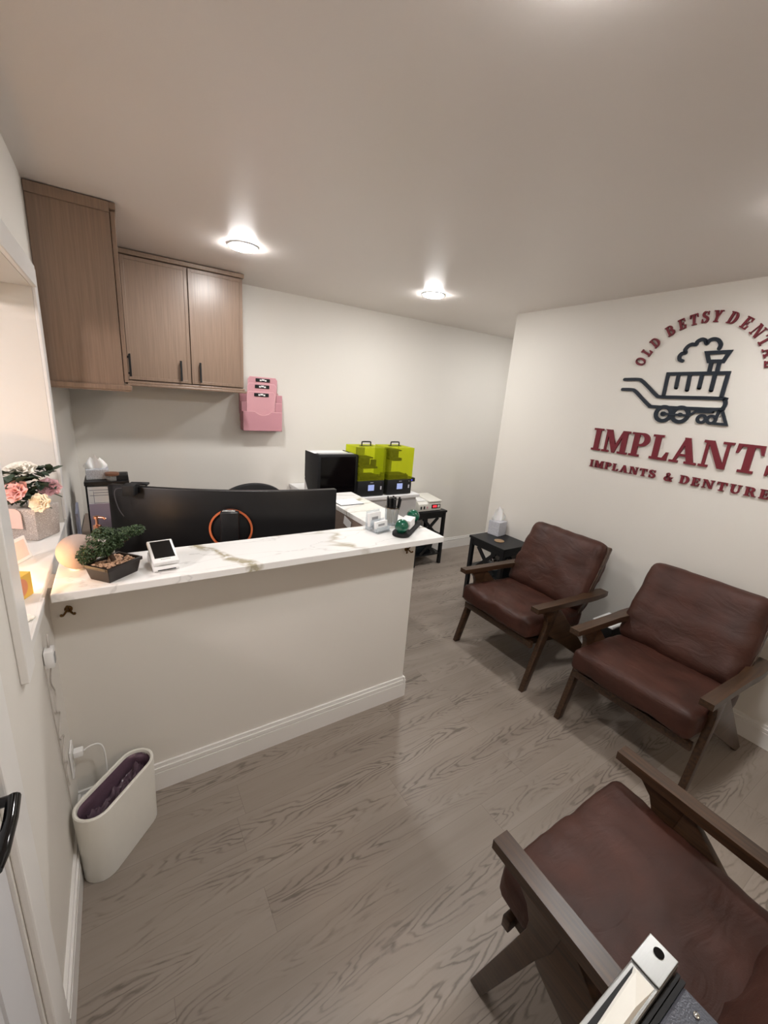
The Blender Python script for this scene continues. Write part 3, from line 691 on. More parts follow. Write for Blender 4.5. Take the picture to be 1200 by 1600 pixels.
# office chair behind
t = thing('office_chair', 'black office chair back showing just above the wide monitor', 'chair', (.75, 2.95, 0), PI)
m = MB(); pr = []
for k in range(25):
    a = PI*k/24; pr.append((.215*math.cos(a)*1.0, max(.9, .955+.12*math.sin(a))))
m.prism([(-.20, .52), (.20, .52)]+pr, 'y', .16, .205, bev=.012); obj('backrest', m, BLACKM, t, 40)
obj('seat', MB().box(-.24, .24, -.28, .19, .43, .50, .03), BLACKM, t, 40)
obj('post', MB().tube([(0, -.03, .07), (0, -.03, .43)], .028, 14), BLACK, t, 40)
obj('back_bar', MB().tube([(0, 0, .42), (0, .22, .44), (0, .225, .62)], .018, 10), BLACK, t, 40)
for k in range(5):
    a = 2*PI*k/5; lg = MB(); lg.tube([(0, -.03, .09), (.28*math.cos(a), -.03+.28*math.sin(a), .06)], [.022, .014], 10); g_ = obj('leg', lg, BLACK, t, 40)
    obj('caster', MB().ball((.28*math.cos(a), -.03+.28*math.sin(a), .028), .027, 10), BLACK, g_, True)

# ------------------------------------------------------------------ organiser by the left wall, behind the monitor
t = thing('file_organizer', 'black desktop file organizer with papers behind the monitor against the left wall', 'organizer', (-.066, 2.72, .745))
obj('top_shelf', MB().box(-.105, .105, -.02, .26, .370, .392, .002), BLACKW, t)
obj('side_panel', MB().box(-.105, -.097, .045, .26, 0, .369), BLACKW, t); obj('side_panel', MB().box(.097, .105, .045, .26, 0, .369), BLACKW, t)
obj('back_panel', MB().box(-.087, .087, .25, .26, 0, .369), BLACKW, t)
for i in range(4):
    x = -.075+i*.002
obj('divider', MB().box(-.087, .087, .06, .25, .0, .006), BLACKW, t)
fl = MB().box(-.085, .06, .0, .055, .007, .345); 
f_ = tag(obj('paper_stack', MB().box(-.093, .07, 0, .05, 0, .354), PAPER, None, False, (-.066, 2.712, .752)), 'white ruled papers standing in the black organizer', 'paper')
tag(obj('lilac_folder', MB().prism([(-.082, 0), (.04, 0), (.04, .24), (.02, .26), (-.092, .26), (-.092, 0)], 'y', -.004, 0), LILACT, None, False, (-.066, 2.708, .752)), 'translucent lilac folder in front of the ruled papers', 'folder')
ln = MB()
for k, z in enumerate((.335, .32, .305, .262, .215, .17, .12)): ln.box(-.085+.02*(k % 2), .055, -.0012, -.0002, z, z+.0025)
for x in (-.068, ): ln.box(x, x+.002, -.0012, -.0002, .02, .33)
obj('ruled_lines', ln, BLUEG, f_)
tag(obj('sage_cup', MB().prism([(-.03, 0), (.035, 0), (.035, .17), (.02, .195), (-.01, .195), (-.03, .17)], 'y', -.03, 0, bev=.006), SAGE, None, 30, (-.03, 2.66, .7455)), 'sage green holder beside the lilac folder, partly behind the monitor', 'holder')
t = thing('tissue_box', 'patterned tissue box on the black organizer shelf by the left wall', 'tissue box', (-.115, 2.80, 1.1375), .05)
def tissue(mb, w, hgt, seed=0):
    n = 14; g = []
    for i in range(n+1):
        row = []
        for j in range(n+1):
            u = i/n*2-1; v = j/n
            x = u*w*(.35+.65*math.sin(PI*min(1, v*.62+.15)))*(1-.5*v*v*.6)
            y = .35*w*math.sin(u*5.5+seed+v*1.4)*(.25+.75*v*(1-v)*2)
            z = hgt*v*(1-.35*abs(u)**1.6)+.01*math.sin(u*9+seed)*v
            row.append(mb.bm.verts.new((x, y, z)))
        g.append(row)
    for i in range(n):
        for j in range(n): mb.bm.faces.new((g[i][j], g[i+1][j], g[i+1][j+1], g[i][j+1]))
    return mb
obj('box', MB().box(-.048, .06, -.04, .08, 0, .055, .003), TISB, t, label='speckled silver box')
tm = tissue(MB(), .062, .07, 1); tm.xf(T(.0, .0, .053)); obj('tissue', tm, TISSUE, t, True)
t = thing('lidded_jar', 'short glass jar with a dark wooden lid on the black organizer', 'jar', (-.04, 2.735, 1.1375))
obj('glass', MB().lathe([(0, 0), (.028, 0), (.03, .004), (.03, .026), (.026, .028), (0, .028)], n=28), CLEAR, t, 40); obj('lid', MB().lathe([(0, .028), (.034, .028), (.035, .032), (.034, .042), (0, .043)], n=28), WOODLID, t, 40)
tag(obj('small_box', MB().box(-.028, .028, -.03, .04, 0, .028, .002), BLACKM, None, False, (.005, 2.745, 1.1375), .1), 'small flat black box at the end of the organizer shelf', 'box')
tag(obj('blue_file', MB().box(-.005, .006, 0, .23, 0, .30), BLUEG, None, False, (-.195, 2.40, .746), .05), 'blue-grey file standing against the left wall behind the round speaker', 'file')
tag(obj('white_tray', MB().prism([(-.05, 0), (.10, 0), (.10, .20), (.06, .19), (0, .12), (-.05, .02)], 'y', -.006, 0), OFFW, None, False, (-.13, 2.33, .746)), 'curved white plastic tray edge behind the bonsai', 'tray')
t = thing('pump_bottle', 'white bottle with rose-gold pump behind the bonsai', 'bottle', (-.105, 2.13, .7455))
obj('bottle', MB().lathe([(0, 0), (.032, 0), (.034, .006), (.034, .25), (.03, .27), (.014, .28), (0, .28)], n=28), WHITEP, t, 40)
obj('pump', MB().lathe([(.015, .28), (.016, .285), (.016, .315), (.006, .32), (.006, .345), (.012, .347), (.012, .357), (0, .359)], n=20).tube([(0, 0, .352), (.026, -.016, .353), (.034, -.02, .346)], .005, 10), COPPER, t, 40, label='rose-gold pump head')

# ------------------------------------------------------------------ things on the counter
t = thing('round_speaker', 'ball-shaped pale fabric speaker lit peach, on the counter beside the window', 'speaker', (-.150, 1.728, 1.03))
obj('shell', MB().lathe([(.026, 0.001)]+[(.064*math.sin(PI*k/28), .0605-.0615*math.cos(PI*k/28)) for k in range(4, 29)], n=48), FABRIC, t, True)
obj('base_ring', MB().lathe([(0, 0), (.028, 0), (.030, .004), (.026, .006), (0, .006)], n=36), WHITEP, t, 40)
# bonsai
t = thing('bonsai', 'small artificial bonsai in a dark rectangular pot on the counter', 'bonsai', (-.045, 1.612, 1.03), math.radians(42))
P = MB(); a, bq = .066, .050
bo = [(-a*.86, -bq*.82, .0), (a*.86, -bq*.82, .0), (a*.86, bq*.82, .0), (-a*.86, bq*.82, .0)]; to = [(-a, -bq, .047), (a, -bq, .047), (a, bq, .047), (-a, bq, .047)]
P.hexa(bo, to, bev=.002)
for (xa, xb, ya, yb) in ((-a-.004, a+.004, -bq-.004, -bq+.005), (-a-.004, a+.004, bq-.005, bq+.004), (-a-.004, -a+.005, -bq+.005, bq-.005), (a-.005, a+.004, -bq+.005, bq-.005)): P.box(xa, xb, ya, yb, .044, .056, .0015)
obj('pot', P, POTM, t)
pb = MB(); rg = random.Random(3)
for k in range(120):
    x = rg.uniform(-a+.01, a-.01); y = rg.uniform(-bq+.009, bq-.009); r = rg.uniform(.004, .0075)
    pb.ball((x, y, .048+rg.uniform(0, .005)), r, 5, (1, rg.uniform(.7, 1.2), .7))
q = obj('pebbles', pb, PEBB, t, True); q['kind'] = 'stuff'
obj('trunk', MB().tube(crom([(.005, .0, .045), (.0, .004, .065), (-.006, .008, .085), (.004, .012, .105), (.0, .01, .125)], 4), [.009-.00025*k for k in range(17)], 9).tube(crom([(.0, .006, .085), (.03, .0, .105), (.06, -.012, .118)], 4), .0035, 7).tube(crom([(0, .008, .08), (-.03, .02, .09), (-.05, .03, .1)], 4), .0035, 7), BARK, t, True)
fo = MB()
pads = [((-.035, .034, .100), (.045, .042, .034)), ((-.012, .022, .135), (.052, .046, .030)), ((.035, -.005, .140), (.050, .040, .024)), ((.076, -.022, .146), (.040, .03, .018)), ((-.056, .048, .082), (.032, .03, .028)), ((.0, .03, .150), (.04, .035, .02)), ((.0, -.012, .118), (.03, .025, .02)), ((-.03, .0, .10), (.03, .025, .022))]
for (pc, ps) in pads:
    for k in range(520):
        d_ = Vector((rg.gauss(0, 1), rg.gauss(0, 1), rg.gauss(0, 1))).normalized(); rr_ = rg.uniform(.55, 1.0)
        p = Vector((pc[0]+d_.x*ps[0]*rr_, pc[1]+d_.y*ps[1]*rr_, pc[2]+d_.z*ps[2]*rr_))
        M = T(*p) @ Matrix.Rotation(rg.uniform(0, 6.28), 4, 'Z') @ Matrix.Rotation(rg.uniform(-1, 1), 4, 'X') @ Matrix.Rotation(rg.uniform(-1, 1), 4, 'Y')
        L_ = rg.uniform(.0038, .006)
        fo._add([(0, -L_, 0), (L_*.55, 0, .0008), (0, L_, 0), (-L_*.55, 0, .0008)], [(0, 1, 2, 3)], M)
obj('foliage', fo, LEAF, t)
# payment terminal
t = thing('card_terminal', 'white payment terminal with a tilted black touchscreen on the counter', 'card terminal', (.115, 1.585, 1.03), math.radians(6))
obj('base', MB().prism([(0, 0), (.115, 0), (.118, .012), (.108, .045), (.0, .020), (-.006, .008)], 'x', -.043, .043, bev=.004), WHITEP, t, 40)
top = MB().box(-.043, .043, -.002, .125, 0, .016, .004); MT = T(0, .0, .024) @ Rx(math.radians(21)); top.xf(MT); obj('tablet', top, WHITEP, t, 40)
sc = MB().box(-.034, .034, .022, .116, .0155, .0168); sc.xf(MT); obj('screen', sc, SCREEN, t, label='black touchscreen')
mk = MB(); 
for k in range(7): mk.box(-.016+k*.0048, -.0125+k*.0048, .0125, .0162, .0157, .0162)
mk.xf(MT); obj('mark', mk, GREYP, t)
obj('card_slot', MB().box(-.03, .03, -.0068, -.0045, .006, .009), BLACKM, t)
# pen cup
t = thing('pen_cup', 'clear gold-rimmed cup filled with black pens at the counter end', 'pen cup', (1.232, 1.795, 1.03))
obj('cup', MB().lathe([(.034, 0), (.036, .002), (.039, .098), (.0375, .098), (.0345, .004), (.0, .004), (0, 0), (.034, 0)], n=36), CLEAR, t, 40)
obj('rim', MB().tube([(.0385*math.cos(2*PI*k/36), .0385*math.sin(2*PI*k/36), .098) for k in range(36)], .0014, 6, True), BRONZE, t, True, label='gold rim')
BLK_PEN = mat('black_and_gold_pen', lin(30, 29, 25), .3, .3)
GOLDP = mat('gold_barrel', lin(150, 132, 74), .3, .8)
pen0 = None; rg = random.Random(11)
for k in range(15):
    if k < 10: a = 2*PI*k/10; rr_ = .027
    else: a = 2*PI*k/5; rr_ = .010
    lab = 'one of the black pens standing in the clear gold-rimmed cup'
    if pen0 is None:
        pen0 = thing('pen', lab, 'pen', (0, 0, 0), 0, 'pens in the counter cup')
        obj('barrel', MB().lathe([(0, 0), (.002, .006), (.0048, .012), (.0048, .085), (0, .085)], n=10), GOLDP, pen0, 40)
        obj('cap', MB().lathe([(0, .085), (.0058, .0852), (.0058, .142), (.0048, .147), (0, .147)], n=10).box(.004, .0072, -.0015, .0015, .10, .145), BLACK, pen0, 40)
        p_ = pen0
    else:
        p_ = pen0.copy(); COL.objects.link(p_)
        for ch in list(pen0.children):
            c_ = ch.copy(); COL.objects.link(c_); c_.parent = p_
    p_.location = (1.232+rr_*math.cos(a)*.9, 1.795+rr_*math.sin(a)*.9, 1.036)
    p_.rotation_euler = (-.16*math.sin(a)*rr_/.03, .16*math.cos(a)*rr_/.03, a)
# acrylic business card holder with cards
t = thing('card_holder', 'clear acrylic two-pocket business card stand on the counter', 'card holder', (1.105, 1.742, 1.03), math.radians(14))
obj('stand', MB().box(-.048, .048, -.06, .045, 0, .003).box(-.048, .048, .03, .033, .003, .10).box(-.048, .048, -.008, -.005, .003, .06).box(-.048, .048, -.052, -.049, .003, .03).box(-.048, -.045, -.05, .03, .003, .022).box(.045, .048, -.05, .03, .003, .022), CLEAR, t)
for i, (y, z0, hh, lab) in enumerate(((.012, .0035, .085, 'upright stack of white cards in the rear pocket of the acrylic stand'), (-.035, .0035, .052, 'stack of white cards in the front pocket of the acrylic stand'))):
    m = MB().box(-.042, .042, -.008, .008, 0, hh).xf(T(0, y, z0) @ Rx(-.12))
    M = T(1.105, 1.742, 1.03) @ Rz(math.radians(14))
    o = obj('business_cards', m, PAPER); o.matrix_world = M; tag(o, lab, 'business cards', 'cards in the acrylic stand')
    pr = MB().box(-.025, .02, -.0086, -.008, hh*.55, hh*.75).xf(T(0, y, z0) @ Rx(-.12)); obj('print', pr, GREYP, o)
# tray with two green domes
a0 = math.radians(39); tl = (1.264, 1.687)
t = thing('display_tray', 'long dark rounded tray with a green glass ball at each end, on the counter corner', 'tray', (tl[0], tl[1], 1.03), a0)
pts = [((.108)+.046*math.cos(-PI/2+PI*k/12), .046*math.sin(-PI/2+PI*k/12)) for k in range(13)]+[(-.108+.046*math.cos(PI/2+PI*k/12), .046*math.sin(PI/2+PI*k/12)) for k in range(13)]
obj('base', MB().prism(pts, 'z', 0, .018, bev=.003), BLACKM, t, 40)
for s_ in (-1, 1):
    obj('glass_ball', MB().lathe([(.022, .018)]+[(.036*math.sin(PI*k/24), .0495-.036*math.cos(PI*k/24)) for k in range(5, 25)], c=(s_*.110, 0, 0), n=36), GREENB, t, True, label='dark green glass ball')
for i, w_ in enumerate((.0, .002, -.002)):
    m = MB().box(-.05, .05, -.028, .028, 0, .0145, .0008).xf(Rz(w_*8))
    o = obj('card_stack', m, PAPER, None, False, (tl[0], tl[1], 1.0485+i*.015), a0)
    tag(o, ['lowest white card pack between the green balls', 'middle white card pack between the green balls', 'topmost white card pack between the green balls'][i], 'cards', 'white card packs on the dark tray')
# sheet on the return
t = thing('paper_sheet', 'white sheet with dark edge lying on the return counter by the monitor end', 'paper', (1.225, 2.285, 1.03), .02)
obj('sheet', MB().box(-.085, .078, -.062, .07, .0, .004), PAPER, t); obj('edge', MB().box(-.085, .078, -.065, -.062, 0, .004).box(-.088, -.085, -.065, .07, 0, .004), BLACKM, t)

# ------------------------------------------------------------------ back counter with machines
t = thing('base_cabinet', 'white base cabinet with white top along the back wall carrying lab machines', 'cabinet', (0, 0, 0))
obj('worktop', MB().box(1.275, 2.248, 2.855, 3.515, .862, .89, .003), CABWH, t)
obj('body', MB().box(1.285, 2.236, 2.895, 3.51, .10, .861), CABWH, t)
GREYD = mat('pale_grey_front', lin(206, 206, 206), .4, var=.01)
for (xa, xb) in ((1.29, 1.70), (1.705, 2.232)): obj('door', MB().box(xa, xb, 2.876, 2.894, .115, .835, .002), GREYD, t)
obj('toe_kick', MB().box(1.30, 2.215, 2.95, 3.50, 0, .099), BLACKM, t)
# milling unit
t = thing('milling_machine', 'black-fronted white lab milling machine on the back counter', 'machine', (1.45, 2.9, .89))
obj('body', MB().prism([(.14, 0), (.29, 0), (.29, .345), (.10, .345), (.10, .06)], 'x', -.165, .165, bev=.006), WHITEP, t, 40)
obj('plinth', MB().box(-.16, .16, .03, .139, 0, .026, .003), WHITEP, t)
obj('hood', MB().prism([(.0, .012), (.17, .012), (.268, .12), (.268, .349), (.0, .349)], 'x', -.172, -.1655, bev=.001).prism([(.0, .012), (.17, .012), (.268, .12), (.268, .349), (.0, .349)], 'x', .1655, .172, bev=.001).box(-.165, .165, .0, .0985, .012, .349, .003), BLACKM, t, 30, label='black hood')
obj('front_window', MB().box(-.15, .15, -.004, -.0005, .045, .335, .001), BLACKG, t, label='glossy black window')
obj('hinge_knob', MB().lathe([(0, 0), (.008, 0), (.008, .006), (0, .006)], n=14, M=T(-.172, .25, .135) @ Ry(-PI/2)), CHROME, t, 40)
obj('top_lid', MB().box(-.15, .15, .03, .09, .3495, .354, .001), GREYP, t)
# resin printers
def printer(loc, label, first=[None], high=0):
    pass
def make_printer(loc, label, lift):
    t = thing('resin_printer', label, 'printer', loc, 0, 'resin printers on the back counter')
    obj('base', MB().box(-.125, .125, 0, .25, .004, .135, .006), BLACKM, t, 40)
    obj('screen', MB().box(-.03, .028, -.0022, .0002, .05, .10, .001), LCD, t, label='small lit screen')
    obj('usb_port', MB().box(.088, .102, -.0018, .0002, .055, .085, .001), DIMLCD, t)
    obj('nameplate', MB().box(-.01, .018, -.0014, .0002, .117, .121), DIMLCD, t)
    obj('power_button', MB().lathe([(0, 0), (.005, 0), (.004, .003), (0, .003)], n=12, M=T(.093, 0, .117) @ Rx(PI/2)), CHROME, t, 40)
    cv = MB()
    e = .003; x0, x1, y0, y1, z0, z1 = -.125, .125, .002, .248, .1355, .405
    cv.box(x0, x1, y0, y0+e, z0, z1-e); cv.box(x0, x1, y1-e, y1, z0, z1-e); cv.box(x0, x0+e, y0+e, y1-e, z0, z1-e); cv.box(x1-e, x1, y0+e, y1-e, z0, z1-e); cv.box(x0, x1, y0, y1, z1-e, z1)
    cover = obj('cover', cv, LIME, t, label='translucent lime cover')
    hd = MB().tube(crom([(-.042, .125, .406), (-.042, .125, .434), (-.036, .125, .440), (0, .125, .441), (.036, .125, .440), (.042, .125, .434), (.042, .125, .406)], 3), .0055, 8).box(-.062, .062, .115, .135, .4055, .410, .001)
    obj('handle', hd, BLACK, cover, 40, label='black carry handle')
    obj('vat', MB().box(-.10, .10, .03, .18, .1365, .168, .003).ball((.085, .045, .172), .008, 8), BLACKM, t)
    obj('rail', MB().box(-.035, .035, .205, .235, .1365, .385, .002), GREYP, t)
    z = lift
    ap = MB().box(-.055, .055, .09, .20, z+.075, z+.085).box(-.03, .03, .10, .19, z+.02, z+.0745)
    if lift < .25: ap.box(-.075, .075, .04, .17, z, z+.014).box(.02, .07, .06, .075, z+.0145, z+.07)
    else: ap.box(-.04, .04, .06, .175, z-.005, z+.0195)
    obj('build_platform', ap, BLACKM, t)
    return t
make_printer((1.752, 2.885, .89), 'black resin printer with lime cover right beside the milling machine', .285-.055)
p2 = make_printer((2.040, 2.885, .89), 'black resin printer with lime cover at the end of the back counter', .29)
sd = thing('usb_hub', 'small black box with a blue light beside the end resin printer', 'box', (2.19, 2.93, .89))
obj('body', MB().box(-.022, .045, 0, .09, .098, .132, .003).box(-.018, .0, .03, .09, 0, .098), BLACKM, sd); obj('indicator', MB().box(-.012, .012, -.001, .0005, .110, .118), LEDB, sd, label='blue indicator light')

# ------------------------------------------------------------------ black end tables
def end_table(loc, rotz, label):
    t = thing('end_table', label, 'table', loc, rotz, 'black X-sided end tables')
    hw, hd_, ht = .19, .16, .60
    obj('tabletop', MB().box(-hw-.008, hw+.008, -hd_-.008, hd_+.008, ht-.022, ht, .003), BLACKW, t)
    obj('apron', MB().box(-hw+.03, hw-.03, -hd_+.004, -hd_+.02, ht-.075, ht-.0225).box(-hw+.03, hw-.03, hd_-.02, hd_-.004, ht-.075, ht-.0225).box(-hw+.004, -hw+.02, -hd_+.03, hd_-.03, ht-.075, ht-.0225).box(hw-.02, hw-.004, -hd_+.03, hd_-.03, ht-.075, ht-.0225), BLACKW, t)
    for sx in (-1, 1):
        for sy in (-1, 1):
            obj('leg', MB().box(min(sx*hw, sx*(hw-.032)), max(sx*hw, sx*(hw-.032)), min(sy*hd_, sy*(hd_-.032)), max(sy*hd_, sy*(hd_-.032)), 0, ht-.0225, .002), BLACKW, t)
    for z in (.315, .11): obj('shelf', MB().box(-hw+.006, hw-.006, -hd_+.006, hd_-.006, z, z+.016), BLACKW, t)
    for sy in (-1, 1):
        for (z0, z1) in ((.331, .525), (.126, .315)):
            xb = MB()
            for s_ in (-1, 1):
                p0 = Vector((-s_*(hw-.034)*.62, 0, z0)); p1 = Vector((s_*(hw-.034)*.62, 0, z1))
                L_ = (p1-p0).length; an = math.atan2(p1.z-p0.z, p1.x-p0.x)
                xb.box(-L_/2, L_/2, -.007, .007, -.015, .015, M=T(0, sy*(hd_-.014)+(.0005 if s_ > 0 else -.0005), (z0+z1)/2) @ Ry(-an))
            obj('cross_brace', xb, BLACKW, t)
    return t
end_table((2.685, 3.335, 0), 0, 'black end table under the white lab device, near the back wall')
end_table((2.698, 2.265, 0), PI/2, 'black end table holding a tissue box, beside the armchair farther from viewer')
t = thing('lab_device', 'off-white lab device with a red display on the black end table by the back wall', 'device', (2.66, 3.19, .60))
obj('housing', MB().prism([(0, .006), (.26, .006), (.26, .118), (.03, .105), (.0, .080)], 'x', -.148, .148, bev=.004), OFFW, t, 40)
obj('feet', MB().box(-.13, -.11, .02, .04, 0, .006).box(.11, .13, .02, .04, 0, .006).box(-.13, -.11, .22, .24, 0, .006).box(.11, .13, .22, .24, 0, .006), BLACK, t)
obj('lid', MB().prism([(-.006, .098), (.25, .122), (.25, .134), (-.006, .110)], 'x', -.02, .150, bev=.002), OFFW, t, 40)
obj('vent_lid', MB().prism([(.03, .1055), (.24, .1175), (.24, .124), (.03, .112)], 'x', -.14, -.03, bev=.002), WHITEP, t, 40)
obj('control_panel', MB().box(.02, .135, -.002, .0, .03, .072), BLACKG, t); obj('display', MB().box(.035, .085, -.003, -.002, .04, .062), LEDR, t, label='glowing red display')
for k, x in enumerate((-.115, -.075)): obj('switch', MB().box(x-.008, x+.008, -.004, .0, .03, .06), BLACK, t, label='black switch')
obj('button', MB().box(-.045, -.028, -.003, .0, .035, .055), PINKP, t, label='pink button'); obj('button', MB().box(.098, .125, -.003, -.002, .038, .064), OFFW, t)
t = thing('tissue_box', 'square silver tissue box on the end table between wall and armchair', 'tissue box', (2.785, 2.39, .60), math.radians(8))
obj('box', MB().box(-.056, .056, -.056, .056, 0, .125, .003), TISB, t, label='speckled silver cube')
tm = tissue(MB(), .078, .125, 2.2); tm.xf(T(0, 0, .122) @ Rz(-.5)); obj('tissue', tm, TISSUE, t, True)
COAST = mat('coaster_bronze', lin(176, 146, 112), .35, .4, var=.2)
tag(obj('coaster', MB().lathe([(0, 0), (.040, 0), (.042, .003), (.040, .006), (.028, .0065), (0, .0065)], n=40), COAST, None, 40, (2.66, 2.24, .6)), 'round bronze coaster dish on the end table beside the tissue box', 'coaster')
t = thing('glass_jar', 'clear glass jar on the shelf under the tissue box table', 'jar', (2.66, 2.27, .331))
obj('jar', MB().lathe([(.04, 0), (.045, .004), (.045, .07), (.035, .08), (.033, .08), (.043, .068), (.043, .006), (0, .006), (0, 0), (.04, 0)], n=30), CLEAR, t, 40)
obj('lid', MB().lathe([(0, .081), (.037, .081), (.037, .09), (.012, .092), (.012, .102), (0, .103)], n=30), CHROME, t, 40)
tag(obj('tote_bin', MB().hexa([(-.10, -.10, 0), (.10, -.10, 0), (.10, .10, 0), (-.10, .10, 0)], [(-.12, -.12, .17), (.12, -.12, .17), (.12, .12, .17), (-.12, .12, .17)], bev=.005), mat('dark_teal_fabric', lin(26, 36, 42), .7), None, 30, (2.67, 3.335, .1265)), 'dark fabric bin on the bottom shelf of the table under the white lab device', 'bin')

# ------------------------------------------------------------------ armchairs
def cushion(w, d_, h_, n=18, p=7.0, bulge=.12, wr=.006, seed=0, taper=0, rad0=.05, fold=0):
    bm = bmesh.new()
    bmesh.ops.create_cube(bm, size=2.0)
    bmesh.ops.subdivide_edges(bm, edges=bm.edges[:], cuts=n, use_grid_fill=True)
    hw, hd, hh = w/2, d_/2, h_/2
    r = min(hh*.75, rad0)
    for v in bm.verts:
        u = v.co.copy()
        # bring the even cube grid to a rounded box
        px, py, pz = u.x*hw, u.y*hd, u.z*hh
        ix = max(-hw+r, min(hw-r, px)); iy = max(-hd+r, min(hd-r, py)); iz = max(-hh+r, min(hh-r, pz))
        q = Vector((px-ix, py-iy, pz-iz))
        if q.length > 1e-9: q = q.normalized()*r
        P_ = Vector((ix, iy, iz))+q
        bx, by = P_.x/hw, P_.y/hd
        P_.z *= 1+bulge*(1-bx**4)*(1-by**4)*1.6
        s1 = P_.z/hh
        P_.x *= 1+.03*(1-s1*s1)*(1-by**4); P_.y *= 1+.025*(1-s1*s1)*(1-bx**4)
        if taper: P_.x *= 1-taper*(by)
        nv = Vector((P_.x*7+seed, P_.y*7, P_.z*10))
        f = noise.fractal(nv, 1.0, 2.1, 3)
        ed = max(abs(bx), abs(by))
        rad = noise.noise(Vector((math.atan2(by, bx)*6+seed, ed*1.2, seed)))*max(0, ed-.45)
        dis = wr*f+wr*1.6*rad
        P_ += Vector((bx*.4, by*.4, math.copysign(1, P_.z) if abs(s1) > .5 else 0))*dis
        if fold and s1 > -.6:
            fm = max(0, min(1, (-by-.05)/.6)); fm = fm*fm*(3-2*fm)
            wv = noise.noise(Vector((bx*2.4+by*1.1, by*1.2, seed)))*5+bx*3.5+by*2.2
            P_.z += fold*fm*(1-bx**6)*(math.sin(wv)**3-.35)
            P_.y -= fold*.5*fm*math.sin(wv+1)**2
        v.co = P_
    return bm
def add_seam(bm_pts, r=.0035):
    pass
def armchair(loc, rotz, label, fold=0, seed=2.3):
    t = thing('leather_armchair', label, 'armchair', loc, rotz, 'brown leather armchairs')
    # local axes: y = depth (0 at the arm tips, growing to the back), x = width
    for s_ in (-1, 1):
        arm = MB()
        o_ = .333; i_ = .280
        top = lambda d_: .578-.034*(d_/.74)
        pl = [(0, i_, o_), (.02, i_, o_), (.25, i_+.002, o_+.001), (.42, i_+.004, o_+.004), (.52, i_-.004, o_+.010), (.60, i_-.012, o_+.010), (.70, i_-.014, o_+.004), (.745, i_-.006, o_-.004)]
        pl2 = []
        for k in range(len(pl)-1):
            for m in range(4):
                q = m/4; pl2.append(tuple(pl[k][j]*(1-q)+pl[k+1][j]*q for j in range(3)))
        pl2.append(pl[-1])
        V = []; F = []
        for (d_, xi, xo) in pl2:
            th = .030+.006*math.sin(PI*min(1, d_/.74)); V += [(s_*xi, d_, top(d_)), (s_*xo, d_, top(d_)), (s_*xo, d_, top(d_)-th), (s_*xi, d_, top(d_)-th)]
        for k in range(len(pl2)-1):
            for j in range(4): F.append((4*k+j, 4*k+(j+1) % 4, 4*k+4+(j+1) % 4, 4*k+4+j))
        F += [(0, 1, 2, 3), tuple(4*(len(pl2)-1)+j for j in (3, 2, 1, 0))]
        vs, fs = arm._add(V, F); bmesh.ops.recalc_face_normals(arm.bm, faces=fs)
        obj('armrest', arm, WALNUT, t, 30)
        # A-shaped side support: raked front leg merging into the arm, diagonal running to the rear foot
        xa, xb = s_*.292, s_*.322
        fr = [(.004, 0), (.05, 0), (.172, .385), (.185, .415), (.205, .42), (.255, .415), (.20, .50), (.20, .545), (.06, .55), (.075, .535), (.108, .50), (.125, .465), (.128, .43), (.12, .39)]
        leg = MB().prism([(.004, 0), (.048, 0), (.168, .36), (.20, .44), (.215, .52), (.24, .546), (.05, .549), (.085, .53), (.118, .495), (.132, .455), (.130, .42)], 'x', min(xa, xb), max(xa, xb), bev=.003)
        obj('front_leg', leg, WALNUT, t, 30)
        dg = MB().prism([(.19, .54), (.168, .362), (.175, .352), (.70, 0), (.76, 0), (.235, .53)], 'x', min(xa, xb)+.002, max(xa, xb)-.002, bev=.003)
        obj('rear_leg', dg, WALNUT, t, 30)
        sx0, sx1 = sorted((s_*.262, s_*.290))
        stl = MB().prism([(.41, .235), (.455, .235), (.75, .83), (.738, .845), (.718, .84)], 'x', sx0, sx1, bev=.003)
        obj('back_post', stl, WALNUT, t, 30)
    rail = MB().box(-.2915, .2915, .046, .071, .283, .325, .003)
    obj('front_rail', rail, WALNUT, t, 30)
    sr = MB()
    for s_ in (-1, 1):
        sx0, sx1 = sorted((s_*.235, s_*.261)); sr.prism([(.0705, .285), (.50, .235), (.50, .275), (.0705, .325)], 'x', sx0, sx1)
    sr.box(-.235, .235, .46, .485, .237, .275)
    for k in range(5): sr.box(-.235, .235, .12+k*.07, .15+k*.07, .296-k*.0075, .304-k*.0075)
    obj('seat_frame', sr, WALNUT, t)
    bf = MB()
    for f_ in (.35, .52, .69, .86, .97):
        y = .432+.30*f_; z = .235+.60*f_; bf.box(-.262, .262, y-.008, y+.008, z-.022, z+.022)
    obj('back_slats', bf, WALNUT, t)
    mb = MB(); mb.bm.free(); mb.bm = cushion(.585, .56, .126, 22, bulge=.07, wr=.006, seed=seed, rad0=.032, fold=fold)
    mb.xf(T(-.005, .285, .389) @ Rx(math.radians(-4.5)))
    sc_ = obj('seat_cushion', mb, LEATHER, t, True)
    mb = MB(); mb.bm.free(); mb.bm = cushion(.585, .50, .155, 20, bulge=.14, wr=.010, seed=seed+2.8, taper=.02)
    mb.xf(T(-.015, .635, .628) @ Rx(math.radians(63)))
    obj('back_cushion', mb, LEATHER, t, True)
    # welted seams
    return t
armchair((1.985, 1.640, 0), -PI/2, 'brown leather armchair with a creased seat beside the tissue box table', .011, 2.3)
armchair((1.990, .772, 0), -PI/2, 'brown leather armchair under the wall sign with its back to the right wall', 0, 7.7)
armchair((1.100, .508, 0), PI, 'brown leather armchair nearest the viewer, seen from above at the bottom corner', .004, 12.9)
